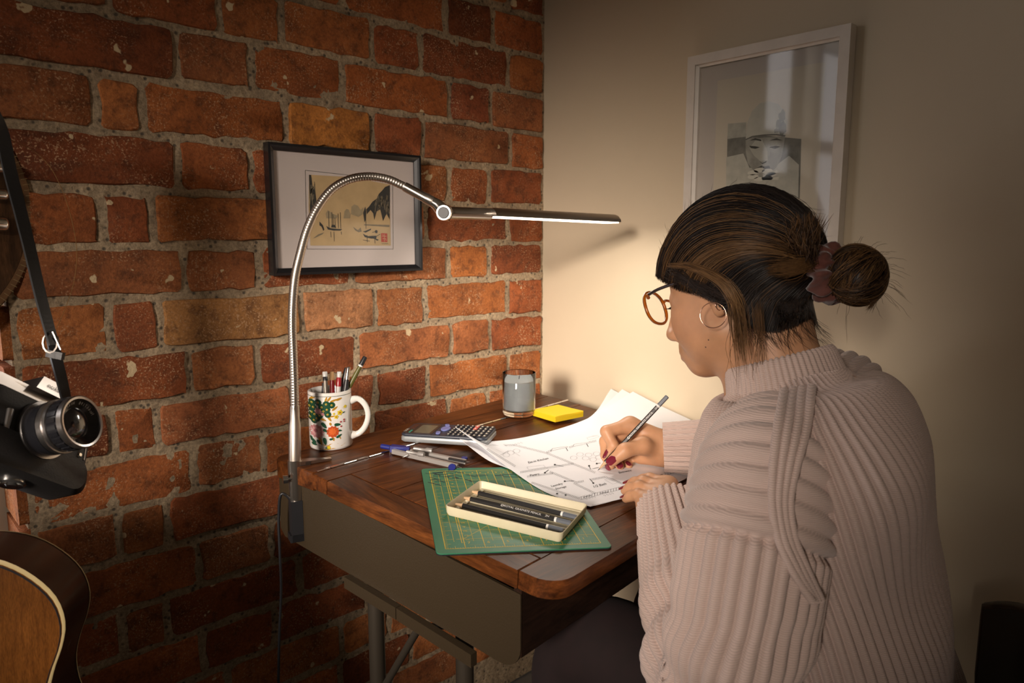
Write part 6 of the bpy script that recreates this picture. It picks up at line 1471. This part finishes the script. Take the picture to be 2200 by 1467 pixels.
nk0 = rc + Z_ * (RRAD - .01); obj('neck', MB().box(nk0 + Z_ * .28, (.022, .012, .29), np.stack([rx, rz_, Z_], 1)), M_BWOOD, inst); obj('hanging_cord', MB().tube([nk0 + Z_ * .55, np.array([nk0[0], nk0[1], 2.597])], .003, 8), M_BLACKPLASTIC, inst)
obj('loose_string', MB().tube(smooth_path([atd(22, 300, .86), atd(62, 318, .865), (atd(105, 355, .87)), atd(140, 425, .875), atd(160, 500, .88), atd(165, 545, .88), atd(160, 600, .88), atd(145, 650, .875), atd(110, 730, .865), atd(70, 815, .855), atd(48, 855, .85)], 60), .00032, 6), mat('bronze_string', (.28, .15, .05), .35, .8), inst)

# ================================================================== old film camera on its strap
cAx = unit(np.array([.956, -.219, -.188])); cB = np.array([.29, .45, .84]); cB = unit(cB - (cB @ cAx) * cAx); cU_ = np.cross(cAx, cB); cU_ = cU_ if cU_[1] < 0 else -cU_
KX, KY, KZ = camvec(*cB), camvec(*cAx), camvec(*cU_); kc = atd(58, 940, .825); MK = frame(kc, KX, KZ, KY)      # local: x along body, y up, z along lens
fc_ = thing('film_camera', 'black and silver film camera hanging by its strap against the brick wall', 'camera', kc)
M_CHROMES = mat('satin_chrome', (.50, .47, .45), .28, 1); M_BLACKENAM = mat('black_enamel', (.010, .010, .012), .22, coat=.4); M_LENSGL = mat('coated_glass', (.008, .008, .014), .04, coat=1.0)
obj('camera_body', MB().prism(rrect(.146, .078, .016, 6), -.020, .018, MK, .004), M_BLACKLEATHER, fc_, smooth=40)
obj('top_plate', MB().prism(rrect(.140, .018, .006, 4, 0, .043), -.017, .015, MK, .002), M_CHROMES, fc_, smooth=40)
pr_ = obj('prism_housing', MB().hexa(xf(MK, [(-.024, .048, -.016), (.024, .048, -.016), (.024, .048, .024), (-.024, .048, .024), (-.014, .068, -.010), (.014, .068, -.010), (.016, .066, .022), (-.016, .066, .022)])), M_CHROMES, fc_)
V, F = text2d('Nikon', .0085); obj('name_lettering', MB().add(xf(MK, [(-v[0], .0565 + v[1], .0240) for v in V]), F), M_INK, pr_)
obj('leather_case', MB().prism(rrect(.156, .046, .020, 6, 0, -.030), -.025, .024, MK, .008), M_BLACKLEATHER, fc_, smooth=40)
sc_c = xf(MK, [(-.004, -.053, -.001)])[0]; ts_ = obj('tripod_screw', MB().lathe([(.014, -.001), (.014, .003), (.012, .005), (.006, .004), (.0045, .0055), (.001, .0055)], 30, frame(sc_c, KX, KY, -KZ)), M_CHROME, fc_, smooth=40)
mk2 = lambda prof, nm, m, par=None: obj(nm, MB().lathe(prof, 48, frame(kc + KZ * .004, KX, KZ, KY), caps=False), m, par or fc_, smooth=35)
mk2([(.001, .018), (.033, .018), (.034, .022), (.033, .0255), (.001, .0255)], 'lens_mount', M_CHROMES); mk2([(.030, .0255), (.0305, .040), (.027, .041)], 'aperture_ring', M_BLACKENAM); mk2([(.028, .0405), (.031, .0415), (.031, .0475), (.0295, .0480), (.0295, .0500), (.0300, .0505), (.0300, .0525), (.028, .053)], 'depth_scale', M_CHROMES)
obj('focus_ring', MB().lathe([(.0285, .053), (.029, .054), (.029, .066), (.028, .067)], 96, frame(kc + KZ * .004, KX, KZ, KY), caps=False), M_BLACKENAM, fc_, smooth=20)
for k in range(24):
    a = 2 * PI * k / 24; x, y, z = math.cos(a), math.sin(a), 0; c_ = kc + KZ * .004 + (KX * x + KZ * y) * .0293 + KY * .060; obj('grip_rib', MB().box(c_, (.0024, .0008, .0055), np.stack([-KX * y + KZ * x, KX * x + KZ * y, KY], 1)), M_BLACKENAM, fc_)
fr = mk2([(.0285, .0665), (.0300, .0675), (.0300, .0735), (.0285, .0745), (.0262, .0740), (.0258, .0715)], 'filter_ring', M_CHROMES); nr = mk2([(.0258, .0712), (.0180, .0660), (.0172, .0655)], 'name_ring', M_BLACKENAM)
mk2([(.0172, .0655), (.012, .0680), (.006, .0692), (.0004, .0695)], 'front_element', M_LENSGL)
lt = MB()
def ringtext(s, a0, step):
    for i, chv in enumerate(s):
        if chv == ' ': continue
        V, F = text2d(chv, .0044); a = a0 - i * step; rad_ = .0222; ux = np.array([math.sin(a), -math.cos(a)]); uy = np.array([math.cos(a), math.sin(a)])
        lt.add([kc + KZ * .004 + (-KX * (uy[0] * (rad_ + v[1]) + ux[0] * v[0]) + KZ * (uy[1] * (rad_ + v[1]) + ux[1] * v[0])) + KY * (.0690 + v[1] * .55 + .0004) for v in V], F)
ringtext('No667198', 2.3, .135); ringtext('NIKKOR-H Auto 1:2', .95, .155)
tag(obj('ring_lettering', lt, M_LETTER, nr), kind='stuff')
obj('self_timer_lever', MB().tube(xf(MK, [(-.045, .012, .020), (-.045, -.012, .021)]), [.0042, .0028], 10), M_CHROMES, fc_, smooth=50); obj('case_snap', MB().lathe([(.001, 0), (.003, .0006), (.002, .002)], 12, frame(xf(MK, [(.052, -.008, .0245)])[0], KX, KZ, KY)), M_CHROME, fc_)
obj('rewind_rod', MB().tube(xf(MK, [(.060, .022, .022), (.060, -.012, .024)]), .0012, 8), M_CHROMES, fc_, smooth=50)
M_STRAP = mat('black_strap', (.010, .010, .011), .45, bump=.2, bscale=300)
def ribbon(pts, w, th, nm, par, m):
    P = smooth_path([atd(*p) for p in pts], 60); T_ = np.gradient(P, axis=0); T_ /= np.linalg.norm(T_, axis=1)[:, None]; vw = P - CAM; vw /= np.linalg.norm(vw, axis=1)[:, None]; S_ = np.cross(T_, vw); S_ /= np.linalg.norm(S_, axis=1)[:, None]; B_ = np.cross(S_, T_)
    tw = np.linspace(.3, .9, 60)[:, None]; S2 = S_ * np.cos(tw) + B_ * np.sin(tw); B3 = np.cross(S2, T_); V = np.concatenate([P + S2 * w + B3 * th, P - S2 * w + B3 * th, P - S2 * w - B3 * th, P + S2 * w - B3 * th]); n = 60
    F = [(a * n + i, a * n + i + 1, ((a + 1) % 4) * n + i + 1, ((a + 1) % 4) * n + i) for a in range(4) for i in range(n - 1)] + [(0, n, 2 * n, 3 * n), (n - 1, 4 * n - 1, 3 * n - 1, 2 * n - 1)]; return obj(nm, (V, F), m, par)
sp_ = ribbon([(-120, 165, .80), (-92, 150, .765), (-55, 180, .762), (-20, 235, .775), (2, 280, .79), (22, 370, .80), (45, 460, .80), (66, 545, .80), (88, 640, .80), (104, 700, .80), (116, 742, .80)], .0072, .0012, 'strap', fc_, M_STRAP)
ribbon([(112, 725, .80), (121, 770, .805), (131, 810, .815), (140, 848, .83), (150, 900, .87)], .0058, .0016, 'strap_end', fc_, M_STRAP)
bk = atd(114, 736, .797); obj('buckle', MB().tube([bk + camvec(.008 * math.cos(t) - .003, .011 * math.sin(t), 0) for t in np.linspace(0, 2 * PI, 13)], .0014, 6, caps=False), M_STEELDARK, fc_, smooth=60); obj('buckle_tongue', MB().tube([bk + camvec(.002, -.012, -.004), bk + camvec(.011, .008, -.004)], .0009, 6), M_CHROME, fc_)
obj('strap_keeper', MB().box(atd(119, 762, .799), (.009, .004, .003), np.stack([camvec(.97, .2, 0), camvec(-.2, .97, 0), camvec(0, 0, 1)], 1)), M_STRAP, fc_)
